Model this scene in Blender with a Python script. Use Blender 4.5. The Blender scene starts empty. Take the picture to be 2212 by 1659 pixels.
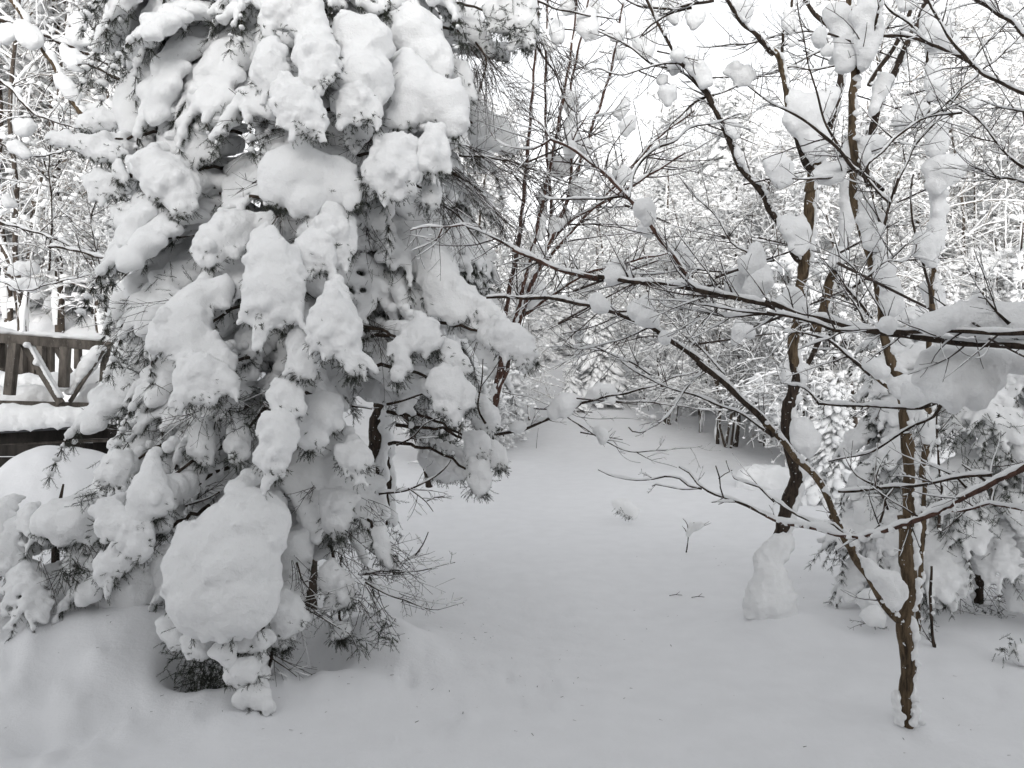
import bpy, math, random
import numpy as np
from mathutils import Vector, noise as mnoise

# ------------------------------------------------------------------ camera, sky, sun, exposure
sc = bpy.context.scene
FPX, CX, CY, CAMZ = 1704.0, 1106.0, 829.5, 1.6      # focal length in units of a 2212 px wide picture
cam_d = bpy.data.cameras.new('camera'); cam = bpy.data.objects.new('camera', cam_d)
sc.collection.objects.link(cam)
cam.location = (0, 0, CAMZ); cam.rotation_euler = (math.radians(90), 0, 0)
cam_d.sensor_width = 36; cam_d.lens = 36 * FPX / 2212; cam_d.clip_start = 0.05; cam_d.clip_end = 2000
sc.camera = cam
SUN_EL, SUN_AZ = math.radians(13), math.radians(187)  # azimuth clockwise from +Y (north)
wd = bpy.data.worlds.new('World'); sc.world = wd; wd.use_nodes = True
nt = wd.node_tree; nt.nodes.clear()
sky = nt.nodes.new('ShaderNodeTexSky'); sky.sky_type = 'NISHITA'; sky.sun_disc = False
sky.sun_elevation = SUN_EL; sky.sun_rotation = SUN_AZ; sky.air_density = 1.0; sky.dust_density = 1.0; sky.ozone_density = 1.0
hs = nt.nodes.new('ShaderNodeHueSaturation'); hs.inputs['Saturation'].default_value = 0.08
bg = nt.nodes.new('ShaderNodeBackground'); bg.inputs['Strength'].default_value = 0.15
wo = nt.nodes.new('ShaderNodeOutputWorld')
nt.links.new(sky.outputs[0], hs.inputs['Color']); nt.links.new(hs.outputs[0], bg.inputs['Color']); nt.links.new(bg.outputs[0], wo.inputs[0])
sd = bpy.data.lights.new('sun', 'SUN'); sd.energy = 0.5; sd.angle = math.radians(30); sd.color = (1.0, 0.97, 0.93)
so = bpy.data.objects.new('sun', sd); sc.collection.objects.link(so)
sdir = Vector((math.sin(SUN_AZ) * math.cos(SUN_EL), math.cos(SUN_AZ) * math.cos(SUN_EL), math.sin(SUN_EL)))
so.rotation_euler = sdir.to_track_quat('Z', 'Y').to_euler()
so.location = sdir * 40
sc.view_settings.view_transform = 'Standard'; sc.view_settings.look = 'None'
sc.view_settings.exposure = 1.22; sc.view_settings.gamma = 1.0
sc.cycles.diffuse_bounces = 4; sc.cycles.max_bounces = 5

# ------------------------------------------------------------------ helpers
rng = np.random.default_rng(7)
COL = sc.collection
FR = {'L1': (0, 0, .3528), 'L2': (557.4, 0, .3528), 'L3': (0, 529.5, .3528), 'L4': (557.4, 529.5, .3528),
      'L5': (0, 1059.1, .3528), 'L6': (557.4, 1059.1, .3528), 'R1': (1114.8, 0, .252), 'R2': (1654.4, 0, .252),
      'R3': (1114.8, 390.2, .252), 'R4': (1654.4, 390.2, .252), 'R5': (1114.8, 780.4, .252), 'R6': (1654.4, 780.4, .252),
      'R7': (1487.2, 1114.8, .3276), 'D1': (0, 641.0, .2688), 'W': (0, 0, 1.0), 'Q': (1811.6, 836.1, .3695)}

def P(x, y, d):
    return np.array([(x - CX) / FPX * d, d, CAMZ - (y - CY) / FPX * d])

def sstep(a, b, x):
    t = np.clip((x - a) / (b - a), 0, 1); return t * t * (3 - 2 * t)

def vnoise(x, y, seed=0):
    """cheap smooth 2-D value noise, vectorised"""
    xi = np.floor(x).astype(np.int64); yi = np.floor(y).astype(np.int64)
    xf = x - xi; yf = y - yi
    def h(a, b):
        n = (a * 374761393 + b * 668265263 + seed * 974711) & 0x7fffffff
        n = ((n ^ (n >> 13)) * 1274126177) & 0x7fffffff
        return ((n ^ (n >> 16)) & 0xffff) / 65535.0
    u = xf * xf * (3 - 2 * xf); v = yf * yf * (3 - 2 * yf)
    a = h(xi, yi) * (1 - u) + h(xi + 1, yi) * u
    b = h(xi, yi + 1) * (1 - u) + h(xi + 1, yi + 1) * u
    return a * (1 - v) + b * v - 0.5

_r = np.random.default_rng(41)
PITS = [(x, y, _r.uniform(.025, .09), _r.choice([-1, -1, 1]) * _r.uniform(.008, .028)) for x, y in zip(_r.uniform(-1.6, 3.4, 70), _r.uniform(3.3, 9.5, 70))]
PITS += [(_r.uniform(-2.6, .3), _r.uniform(3.4, 4.4), _r.uniform(.02, .07), _r.choice([-1, 1, 1]) * _r.uniform(.015, .04)) for _ in range(50)]
def ground_z(X, Y):
    X = np.asarray(X, float); Y = np.asarray(Y, float)
    r = np.hypot(X, Y); a = X / np.maximum(Y, 0.5)
    z = 3.6 * sstep(14, 42, Y) + 7.0 * sstep(40, 110, r)
    z = z + 2.9 * sstep(-.28, -.50, a) * sstep(9.0, 15.0, Y)            # the bank behind the deck
    z = z + 1.2 * sstep(.30, .6, a) * sstep(8, 20, Y)
    z = z + 0.16 * vnoise(X / 3.1, Y / 3.1, 3) * sstep(3, 8, r) + 0.10 * vnoise(X / 1.2 + 9, Y / 1.2, 5) + .5 * vnoise(X / 9, Y / 9, 8) * sstep(9, 20, r)
    fl = sstep(0.3, -2.0, X)
    z = z + 0.060 * vnoise(X / .42, Y / .35, 11) * (.35 + fl) + (0.055 * vnoise(X / .16, Y / .22, 12) + .030 * vnoise(X / .06, Y / .09, 14)) * fl * (.4 + sstep(-.2, .3, vnoise(X / .7, Y / .7, 19))) + .006 * vnoise(X / .06, Y / .06, 15) * (vnoise(X / .8, Y / .8, 16) > .22)
    def bump(cx, cy, sx, sy, h, p=2):
        return h * np.exp(-(np.abs((X - cx) / sx) ** p + np.abs((Y - cy) / sy) ** p))
    z = z + bump(-1.7, 4.55, .85, .55, .28)              # drift under the left boughs
    z = z + bump(-2.9, 5.2, .9, .9, .30)
    z = z + bump(-.72, 4.5, .35, .3, .16)                # lip right of the tree well
    z = z - bump(-1.57, 4.34, .22, .36, .42, 4) - bump(-1.22, 4.36, .2, .3, .22, 4)          # the tree well
    z = z - bump(-1.02, 4.32, .13, .24, .16, 2)
    z = z + bump(-1.05, 3.95, .8, .22, .07) + bump(-2.7, 4.3, .6, .4, .12)
    z = z + bump(-4.30, 7.6, .85, .9, 1.0, 2.4)        # pile in front of the dark deck space
    z = z + bump(-4.2, 6.2, 1.5, 1.0, .35)
    z = z + bump(1.72, 5.15, .32, .3, .12) + bump(1.85, 3.72, .13, .12, .05) - bump(1.83, 3.63, .06, .05, .04)
    z = z + bump(3.2, 5.4, 1.3, .7, .10)
    for px_, py_, s_, h_ in PITS: z = z + bump(px_, py_, s_, s_ * .8, h_)
    return z

class MB:
    """collects vertices and faces and links them as one mesh object"""
    def __init__(s): s.v = []; s.q = []; s.t = []; s.n = 0
    def add(s, v, q=None, t=None):
        v = np.asarray(v, np.float32)
        if q is not None and len(q): s.q.append(np.asarray(q, np.int64) + s.n)
        if t is not None and len(t): s.t.append(np.asarray(t, np.int64) + s.n)
        s.v.append(v); s.n += len(v)
    def mesh(s, name, off=(0, 0, 0), smooth=True, mats=()):
        v = np.concatenate(s.v) - np.asarray(off, np.float32)
        q = np.concatenate(s.q) if s.q else np.zeros((0, 4), np.int64)
        t = np.concatenate(s.t) if s.t else np.zeros((0, 3), np.int64)
        me = bpy.data.meshes.new(name)
        me.vertices.add(len(v)); me.vertices.foreach_set('co', v.ravel())
        nl = len(q) * 4 + len(t) * 3
        me.loops.add(nl); me.loops.foreach_set('vertex_index', np.concatenate([q.ravel(), t.ravel()]).astype(np.int32))
        me.polygons.add(len(q) + len(t))
        st = np.concatenate([np.arange(len(q)) * 4, len(q) * 4 + np.arange(len(t)) * 3]).astype(np.int32)
        me.polygons.foreach_set('loop_start', st)
        me.polygons.foreach_set('use_smooth', np.full(len(q) + len(t), smooth))
        me.update(calc_edges=True); me.validate()
        for m in mats: me.materials.append(m)
        return me
    def obj(s, name, mat, parent=None, off=(0, 0, 0), smooth=True):
        o = bpy.data.objects.new(name, s.mesh(name, off, smooth, [mat])); COL.objects.link(o)
        if parent is not None: o.parent = parent
        return o
    # --- shapes
    def tube(s, pts, rad, k=6, cap=True):
        pts = np.asarray(pts, float); n = len(pts); rad = np.broadcast_to(np.asarray(rad, float), (n,))
        T = np.gradient(pts, axis=0); T /= np.linalg.norm(T, axis=1, keepdims=True) + 1e-9
        ref = np.array([0, 0, 1.0]) if abs(T[:, 2]).mean() < .8 else np.array([0.3, 1.0, 0])
        A = np.cross(T, ref); A /= np.linalg.norm(A, axis=1, keepdims=True) + 1e-9
        B = np.cross(A, T)
        th = np.arange(k) * 2 * math.pi / k
        v = pts[:, None] + rad[:, None, None] * (np.cos(th)[None, :, None] * A[:, None] + np.sin(th)[None, :, None] * B[:, None])
        i = np.arange(n - 1)[:, None] * k; j = np.arange(k)[None]; j2 = (j + 1) % k
        q = np.stack([i + j, i + j2, i + k + j2, i + k + j], -1).reshape(-1, 4)
        v = v.reshape(-1, 3)
        t = None
        if cap:
            v = np.concatenate([v, pts[:1], pts[-1:]]); c0, c1 = n * k, n * k + 1
            j = np.arange(k); t = np.concatenate([np.stack([np.full(k, c0), (j + 1) % k, j], 1),
                                                  np.stack([np.full(k, c1), (n - 1) * k + j, (n - 1) * k + (j + 1) % k], 1)])
        s.add(v, q, t)
    def ball(s, c, r, lvl=1, sq=(1, 1, 1)):
        v, t = ICO[lvl]; s.add(v * (r * np.asarray(sq)) + np.asarray(c), None, t)
    def box(s, c, ax, half):
        """box with centre, 3 axes (rows) and half sizes"""
        c = np.asarray(c, float); ax = np.asarray(ax, float)
        v = []
        for x in (-1, 1):
            for y in (-1, 1):
                for z in (-1, 1): v.append(c + x * half[0] * ax[0] + y * half[1] * ax[1] + z * half[2] * ax[2])
        s.add(v, [(0, 1, 3, 2), (4, 6, 7, 5), (0, 4, 5, 1), (2, 3, 7, 6), (0, 2, 6, 4), (1, 5, 7, 3)])

import bmesh
ICO = {}
for lv in (0, 1, 2, 3):
    bm = bmesh.new(); bmesh.ops.create_icosphere(bm, subdivisions=lv + 1 if lv else 1, radius=1)
    bm.verts.ensure_lookup_table()
    ICO[lv] = (np.array([v.co[:] for v in bm.verts]), np.array([[w.index for w in f.verts] for f in bm.faces])); bm.free()

def cr(pts, step):
    """Catmull-Rom resample by distance"""
    p = np.asarray(pts, float)
    if len(p) < 2: return p
    q = np.concatenate([[2 * p[0] - p[1]], p, [2 * p[-1] - p[-2]]])
    out = []
    for i in range(1, len(q) - 2):
        L = np.linalg.norm(q[i + 1][:3] - q[i][:3]); n = max(1, int(L / step))
        t = (np.arange(n) / n)[:, None]
        a, b, c, d = q[i - 1], q[i], q[i + 1], q[i + 2]
        out.append(.5 * (2 * b + (c - a) * t + (2 * a - 5 * b + 4 * c - d) * t ** 2 + (3 * b - a - 3 * c + d) * t ** 3))
    out.append(q[-2][None]); return np.concatenate(out)

def thing(name, label, cat, loc=(0, 0, 0), group=None):
    o = bpy.data.objects.new(name, None); COL.objects.link(o); o.location = loc
    o['label'] = label; o['category'] = cat
    if group: o['group'] = group
    o.empty_display_size = .1
    return o
def empty(name, parent):
    o = bpy.data.objects.new(name, None); COL.objects.link(o); o.parent = parent; return o
def copy_tree(o, parent=None):
    c = o.copy(); COL.objects.link(c)
    if parent is not None: c.parent = parent
    for ch in list(o.children): copy_tree(ch, c)
    return c

# ------------------------------------------------------------------ materials
def mat(name, fn):
    m = bpy.data.materials.new(name); m.use_nodes = True; n = m.node_tree
    b = n.nodes['Principled BSDF']; fn(m, n, b); return m
def N(n, t, **kw):
    x = n.nodes.new(t)
    for k, v in kw.items():
        if k in x.inputs: x.inputs[k].default_value = v
        else: setattr(x, k, v)
    return x
def ramp(n, pts):
    r = n.nodes.new('ShaderNodeValToRGB'); e = r.color_ramp.elements
    while len(e) > 1: e.remove(e[-1])
    e[0].position, e[0].color = pts[0][0], (*pts[0][1], 1)
    for p, c in pts[1:]:
        x = e.new(p); x.color = (*c, 1)
    return r
def bumpy(n, b, specs, vec=None):
    last = None
    for scale, strength, dist, det in specs:
        t = N(n, 'ShaderNodeTexNoise', Scale=scale, Detail=det, Roughness=.6)
        if vec is not None: n.links.new(vec, t.inputs['Vector'])
        bp = N(n, 'ShaderNodeBump', Strength=strength, Distance=dist)
        n.links.new(t.outputs['Fac'], bp.inputs['Height'])
        if last is not None: n.links.new(last.outputs[0], bp.inputs['Normal'])
        last = bp
    n.links.new(last.outputs[0], b.inputs['Normal'])
def geo_pos(n):
    g = n.nodes.new('ShaderNodeNewGeometry'); return g.outputs['Position']
def m_snow(c, bmp):
    def f(m, n, b):
        pos = geo_pos(n)
        t = N(n, 'ShaderNodeTexNoise', Scale=5.0, Detail=4.0); n.links.new(pos, t.inputs['Vector'])
        r = ramp(n, [(.35, tuple(x * .965 for x in c)), (.65, c)]); n.links.new(t.outputs['Fac'], r.inputs[0])
        n.links.new(r.outputs[0], b.inputs['Base Color'])
        b.inputs['Roughness'].default_value = .85; b.inputs['Specular IOR Level'].default_value = .18
        bumpy(n, b, bmp, pos)
    return f
SNOW = mat('snow_on_boughs', m_snow((.86, .865, .87), [(34, .6, .014, 5), (140, .7, .005, 3)]))
GSNOW = mat('snow_ground', m_snow((.86, .865, .88), [(7, .25, .04, 4), (45, .35, .008, 4), (220, .7, .003, 3)]))
FSNOW = mat('snow_far', m_snow((.88, .885, .89), [(8, .3, .05, 3)]))
def m_bark(c0, c1, sc_, frost, stretch=.25, fscale=60.0):
    def f(m, n, b):
        pos = geo_pos(n)
        mp = N(n, 'ShaderNodeMapping'); mp.inputs['Scale'].default_value = (1, 1, stretch); n.links.new(pos, mp.inputs['Vector'])
        t = N(n, 'ShaderNodeTexNoise', Scale=sc_, Detail=6.0, Roughness=.7); n.links.new(mp.outputs[0], t.inputs['Vector'])
        r = ramp(n, [(.35, c0), (.62, c1)]); n.links.new(t.outputs['Fac'], r.inputs[0])
        t2 = N(n, 'ShaderNodeTexNoise', Scale=fscale, Detail=3.0, Roughness=.6); n.links.new(pos, t2.inputs['Vector'])
        g = ramp(n, [(frost, (0, 0, 0)), (frost + .03, (1, 1, 1))]); n.links.new(t2.outputs['Fac'], g.inputs[0])
        mx = N(n, 'ShaderNodeMix', data_type='RGBA'); mx.inputs[7].default_value = (.78, .79, .8, 1)
        n.links.new(g.outputs[0], mx.inputs[0]); n.links.new(r.outputs[0], mx.inputs[6])
        n.links.new(mx.outputs[2], b.inputs['Base Color']); b.inputs['Roughness'].default_value = .9
        b.inputs['Specular IOR Level'].default_value = .2
        bumpy(n, b, [(sc_ * 1.5, .8, .006, 5)], mp.outputs[0])
    return f
BARK_OCHRE = mat('bark_ochre', m_bark((.032, .023, .015), (.15, .108, .068), 38, .66, .18, 30.0))
BARK_DARK = mat('bark_dark', m_bark((.014, .011, .009), (.065, .048, .037), 45, .67, .18, 42.0))
BARK_RED = mat('bark_reddish', m_bark((.04, .024, .02), (.11, .062, .048), 50, .64))
BARK_TWIG = mat('bark_twig', m_bark((.025, .02, .018), (.085, .068, .06), 40, .64))
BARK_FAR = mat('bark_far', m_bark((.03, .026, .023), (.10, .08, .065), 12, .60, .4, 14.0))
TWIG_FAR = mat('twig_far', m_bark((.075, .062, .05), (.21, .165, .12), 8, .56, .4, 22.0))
def m_need(c0, c1, frost):
    def f(m, n, b):
        pos = geo_pos(n)
        t = N(n, 'ShaderNodeTexNoise', Scale=14.0, Detail=3.0); n.links.new(pos, t.inputs['Vector'])
        r = ramp(n, [(.35, c0), (.6, c1)]); n.links.new(t.outputs['Fac'], r.inputs[0])
        t2 = N(n, 'ShaderNodeTexNoise', Scale=90.0, Detail=2.0); n.links.new(pos, t2.inputs['Vector'])
        g = ramp(n, [(frost, (0, 0, 0)), (frost + .06, (1, 1, 1))]); n.links.new(t2.outputs['Fac'], g.inputs[0])
        mx = N(n, 'ShaderNodeMix', data_type='RGBA'); mx.inputs[7].default_value = (.7, .71, .72, 1)
        n.links.new(g.outputs[0], mx.inputs[0]); n.links.new(r.outputs[0], mx.inputs[6])
        n.links.new(mx.outputs[2], b.inputs['Base Color']); b.inputs['Roughness'].default_value = .7
    return f
NEEDLE = mat('spruce_needles', m_need((.016, .020, .013), (.038, .044, .028), .66))
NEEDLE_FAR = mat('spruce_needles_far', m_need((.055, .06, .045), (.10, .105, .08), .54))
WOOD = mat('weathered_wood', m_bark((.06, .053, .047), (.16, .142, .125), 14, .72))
WOOD_DARK = mat('dark_wood', m_bark((.012, .011, .010), (.035, .031, .028), 10, .80))  # near-black timber; under the deck the shade is put into this colour
# ------------------------------------------------------------------ snow bodies
TEX = {}
for nm, ns, dp in (('snow_lumps', .11, 2), ('snow_crumbs', .032, 2)):
    t = bpy.data.textures.new(nm, 'CLOUDS'); t.noise_scale = ns; t.noise_depth = dp; t.noise_basis = 'ORIGINAL_PERLIN'; TEX[nm] = t
PENDING = []      # objects whose modifiers are applied in one go at the end
def snow_object(name, mb, parent, off, voxel, lump=.03, crumb=.010, mat_=None, it=3):
    o = mb.obj(name, mat_ or SNOW, parent, off)
    m = o.modifiers.new('r', 'REMESH'); m.mode = 'VOXEL'; m.voxel_size = voxel; m.use_smooth_shade = True
    m = o.modifiers.new('s', 'SMOOTH'); m.factor = .6; m.iterations = it
    for tx, st in (('snow_lumps', lump), ('snow_crumbs', crumb)):
        if st:
            m = o.modifiers.new('d', 'DISPLACE'); m.texture = TEX[tx]; m.texture_coords = 'GLOBAL'; m.strength = st; m.mid_level = .5
    PENDING.append(o); return o
def bake_all():
    dg = bpy.context.evaluated_depsgraph_get(); dg.update()
    new = []
    for o in PENDING:
        new.append((o, bpy.data.meshes.new_from_object(o.evaluated_get(dg))))
    for o, me in new:
        old = o.data; nm = old.name; o.modifiers.clear()
        for q in [x for x in sc.objects if x.type == 'MESH' and x.data == old] if old.users > 1 else [o]:
            q.data = me
        bpy.data.meshes.remove(old); me.name = nm
        me.polygons.foreach_set('use_smooth', np.ones(len(me.polygons), bool))
    PENDING.clear()

def inside(pts, poly):
    x, y = pts[:, 0], pts[:, 1]; r = np.zeros(len(pts), bool); n = len(poly)
    for i in range(n):
        x1, y1 = poly[i]; x2, y2 = poly[(i + 1) % n]
        c = ((y1 > y) != (y2 > y)) & (x < (x2 - x1) * (y - y1) / (y2 - y1 + 1e-12) + x1); r ^= c
    return r
def edist(pts, poly):
    d = np.full(len(pts), 1e9); n = len(poly)
    for i in range(n):
        a = poly[i]; b = poly[(i + 1) % n]; ab = b - a
        t = np.clip(((pts - a) @ ab) / (ab @ ab + 1e-12), 0, 1)
        d = np.minimum(d, np.linalg.norm(pts - a - t[:, None] * ab, axis=1))
    return d
def fit_balls(poly, d, rmax, seed, n=1100, gap=.42):
    """balls filling an outline drawn at real size in the plane y = d"""
    r_ = np.random.default_rng(seed)
    lo, hi = poly.min(0), poly.max(0)
    pts = lo + r_.random((n, 2)) * (hi - lo); pts = pts[inside(pts, poly)]
    if not len(pts): return pts, np.zeros(0)
    ed = edist(pts, poly); rr = np.minimum(ed, rmax); ok = rr > .009
    pts, rr, ed = pts[ok], rr[ok], ed[ok]
    o = np.argsort(-rr - .002 * r_.random(len(rr))); keep = []
    for i in o:
        if all((pts[i, 0] - pts[k, 0]) ** 2 + (pts[i, 1] - pts[k, 1]) ** 2 > (gap * rr[k]) ** 2 for k in keep): keep.append(i)
    return pts[keep], rr[keep]
NS = [0]
def frost_sprig():
    """one spruce shoot along -Z, 10 cm long: stem plus needles"""
    v = []; t = []
    v += [(-.0018, 0, .0), (.0018, 0, 0), (0, .0018, 0), (0, 0, -.10)]; t += [(0, 1, 3), (1, 2, 3), (2, 0, 3)]
    r_ = random.Random(5)
    for i in range(24):
        z = -.008 - .09 * i / 24; a = r_.random() * 6.283; L = .021 * (1 - .35 * i / 24); c, s_ = math.cos(a), math.sin(a)
        b = len(v); w = .0017
        v += [(-s_ * w, c * w, z), (s_ * w, -c * w, z), (c * L, s_ * L, z - L * .75)]; t.append((b, b + 1, b + 2))
    return np.array(v), np.array(t)
SPRIG = frost_sprig()
def add_sprig(mb, p, dr, L=.1, r_=None):
    dr = np.asarray(dr, float); dr = dr / (np.linalg.norm(dr) + 1e-9)
    a = np.cross(dr, (.3, .9, .1)); a /= np.linalg.norm(a); b = np.cross(dr, a)
    s = L / .1
    R = np.stack([a, b, -dr])       # rows: images of x, y, z ; sprig runs along -z -> dr
    sc3 = np.array([max(s, .75), max(s, .75), s])
    mb.add((SPRIG[0] * sc3) @ R + p, None, SPRIG[1])
def poly_world(fr, pts, d):
    ox, oy, s = FR[fr]
    p = np.array(pts, float) * s + (ox, oy)
    return np.stack([(p[:, 0] - CX) / FPX * d, CAMZ - (p[:, 1] - CY) / FPX * d], 1)
def parse(s):
    return [tuple(float(a) for a in w.split(',')) for w in s.split()]
def snow_shape(name, parent, base, fr, pts, d, tilt=.35, rmax=.13, lumpy=0, needles=0, voxel=None, neck=None, lumps=.03):
    """a body of snow: outline at real size, real thickness, leaning back towards its top"""
    NS[0] += 1; seed = NS[0]; r_ = np.random.default_rng(seed)
    poly = poly_world(fr, pts, d)
    c, rr = fit_balls(poly, d, rmax, seed)
    if not len(c): return None
    vm = poly[:, 1].mean(); vlo, vhi = poly[:, 1].min(), poly[:, 1].max()
    dep = d + tilt * (c[:, 1] - vm) + (r_.random(len(c)) - .5) * .5 * rr
    k = dep / d                                          # keep each ball on its sight line and its true size for that depth
    mb = MB(); TIPS = []
    Y = dep; X = c[:, 0] * k; Z = CAMZ + (c[:, 1] - CAMZ) * k; R = rr * k + .010 + .006 * (lumpy > .3)
    for x, y, z, r in zip(X, Y, Z, R): mb.ball((x, y, z), r, 1 if r < .1 else 2, (1, .9, 1))
    if neck is not None:                                  # the load runs back and up along its bough towards the trunk
        i = int(np.argmax(Z - .3 * np.abs(X - X.mean()) + .3 * R)); r0 = min(.09, max(.035, np.percentile(R, 70) * .85)); p0 = np.array([X[i], Y[i] + R[i] * .3, Z[i]])
        v_ = np.array([(neck[0] - X[i]) * .28, min(.5, max(.15, (neck[1] - Y[i]) * .5)), .13 + .05 * r_.random()])
        for t_ in np.linspace(.08, 1, 8): mb.ball(p0 + v_ * t_ + (0, 0, -.05 * t_ * t_) + r_.normal(size=3) * .008, r0 * (1 - .35 * t_) * r_.uniform(.85, 1.2), 1)
        j = int(np.argmax(R)); p0 = np.array([X[j], Y[j] + R[j] * .5, Z[j]])
        for t_ in np.linspace(.1, 1, 6): mb.ball(p0 + (v_ * (1, 1, .6)) * t_, R[j] * (1 - .4 * t_) * .9, 1)
    if lumpy:
        nb = int(lumpy * len(c) * 1.7)
        w = 1.25 - (c[:, 1] - vlo) / (vhi - vlo + 1e-6); w = np.clip(w, .15, 1) * rr; w /= w.sum()
        for i in r_.choice(len(c), nb, p=w):
            dv = r_.normal(size=3); dv[1] = -abs(dv[1]) * .8; dv[2] -= .35; dv /= np.linalg.norm(dv)
            s = r_.uniform(.014, .036); q = np.array([X[i], Y[i], Z[i]]) + dv * (R[i] - s * .15)
            mb.ball(q, s, 0 if s < .02 else 1, (1, .9, 1.15))
    if lumpy >= .7:                                       # snowy finger tips hanging from the lower edge
        low = np.argsort(Z - R)[:max(3, len(Z) // 2)]
        for _ in range(3 + int((X.max() - X.min()) * 16)):
            i = r_.choice(low); q = np.array([X[i] + r_.normal() * R[i] * .4, Y[i] - R[i] * .35, Z[i] - R[i] * .4]); dv = np.array([r_.normal() * .35, -.25, -1.0]); L_ = R[i] * .6 + r_.uniform(.03, .085); r0 = r_.uniform(.022, .032)
            for t_ in np.linspace(0, 1, 6): mb.ball(q + dv * L_ * t_ + r_.normal(size=3) * .004, r0 * (1.15 - .55 * t_) * r_.uniform(.85, 1.15), 1)
            TIPS.append((q + dv * L_, dv))
    vx = voxel or (max(.010, .0032 * d) if rmax < .15 else .0042 * d)
    o = snow_object(name, mb, parent, base, vx, lumps, .024 if lumpy > .3 else .014, it=2)
    if needles:
        nm = MB(); n = int(needles * 34 * (0.4 + (vhi - vlo)))
        for _ in range(n):
            i = r_.integers(len(c)) if r_.random() < .4 else int(np.argsort(c[:, 1] + r_.random(len(c)) * .5 * (vhi - vlo))[r_.integers(max(1, len(c) // 3))])
            dv = np.array([r_.normal() * .55, -abs(r_.normal()) * .55 + .12, -.75 - .5 * r_.random()]); dv /= np.linalg.norm(dv)
            q = np.array([X[i], Y[i], Z[i]]) + dv * R[i] * .55
            for m_ in range(r_.integers(1, 4)):
                add_sprig(nm, q, dv + r_.normal(size=3) * .38, R[i] * .45 + r_.uniform(.03, .075))
        for q, dv in TIPS:
            for m_ in range(2): add_sprig(nm, q - dv * .02, dv + r_.normal(size=3) * .45, r_.uniform(.045, .07))
        if nm.n:
            no = nm.obj('needle_spray', NEEDLE, parent, base, smooth=False)
            no.parent = o; 
    return o

# ------------------------------------------------------------------ branches
def ridge(mb, p, rad, thick, r_, side=None, k=6):
    """snow lying along the upper side of a branch"""
    n = len(p)
    if n < 3: return
    T = np.gradient(p, axis=0); T /= np.linalg.norm(T, axis=1, keepdims=True) + 1e-9
    hor = np.sqrt(np.clip(1 - T[:, 2] ** 2, 0, 1))
    s = np.cumsum(np.linalg.norm(np.diff(p, axis=0, prepend=p[:1]), axis=1)); ph = r_.random() * 99
    w = .62 + .55 * np.sin(s * 21 + ph) * np.sin(s * 8.3 + ph * 2) + .3 * np.sin(s * 47 + ph)
    th = thick * np.clip(w + .05, .2, 1.6) * (hor ** 1.5 + (.0 if side is None else .55))
    th[0] *= .3; th[-1] *= .3
    up = np.array([0, 0, 1.0]) - T * T[:, 2:3]; up /= np.linalg.norm(up, axis=1, keepdims=True) + 1e-9
    if side is not None:
        up = up * hor[:, None] + np.asarray(side) * (1 - hor[:, None]); up /= np.linalg.norm(up, axis=1, keepdims=True) + 1e-9
    rr = th * .62 + rad * .42
    mb.tube(p + up * (rad * .55 + th * .45)[:, None] + r_.normal(size=p.shape) * (thick * .07), rr, k)
def twigs_on(tm, sm, path, rad, n, lr, r_, lvl=2, up=.35, depthspread=.6, snow=.75, k=4, sth=.005, budr=1.0):
    """side shoots on a branch; tm wood, sm snow"""
    L = len(path)
    for i in range(n):
        t = r_.uniform(.12, 1.0); j = min(L - 2, int(t * (L - 1)))
        T = path[j + 1] - path[j]; T /= np.linalg.norm(T) + 1e-9
        s = r_.normal(size=3); s[1] *= depthspread; s -= T * (s @ T); s /= np.linalg.norm(s) + 1e-9
        d = T * r_.uniform(.35, .95) + s * r_.uniform(.5, .95); d /= np.linalg.norm(d)
        ln = r_.uniform(*lr) * (1.1 - .4 * t); m = 6
        q = [path[j]]; c = s * .0
        bend = r_.normal(size=3) * .16 + np.array([0, 0, up * .25]) 
        for a in range(m):
            d = d + bend * .35 + r_.normal(size=3) * .07; d /= np.linalg.norm(d); q.append(q[-1] + d * ln / m)
        q = np.array(q); r0 = min(rad[j] * .6, .0014 + ln * .0085)
        rr = np.linspace(r0, max(r0 * .35, .0009), len(q))
        tm.tube(q, rr, k)
        if snow and r_.random() < snow and sm is not None: ridge(sm, q[1:], rr[1:], sth * r_.uniform(.5, 1.6), r_, k=5)
        if lvl > 1:
            twigs_on(tm, sm, q, rr, r_.integers(2, 5), (ln * .25, ln * .55), r_, lvl - 1, up, depthspread, snow * .7, 3, sth * .8)
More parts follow.
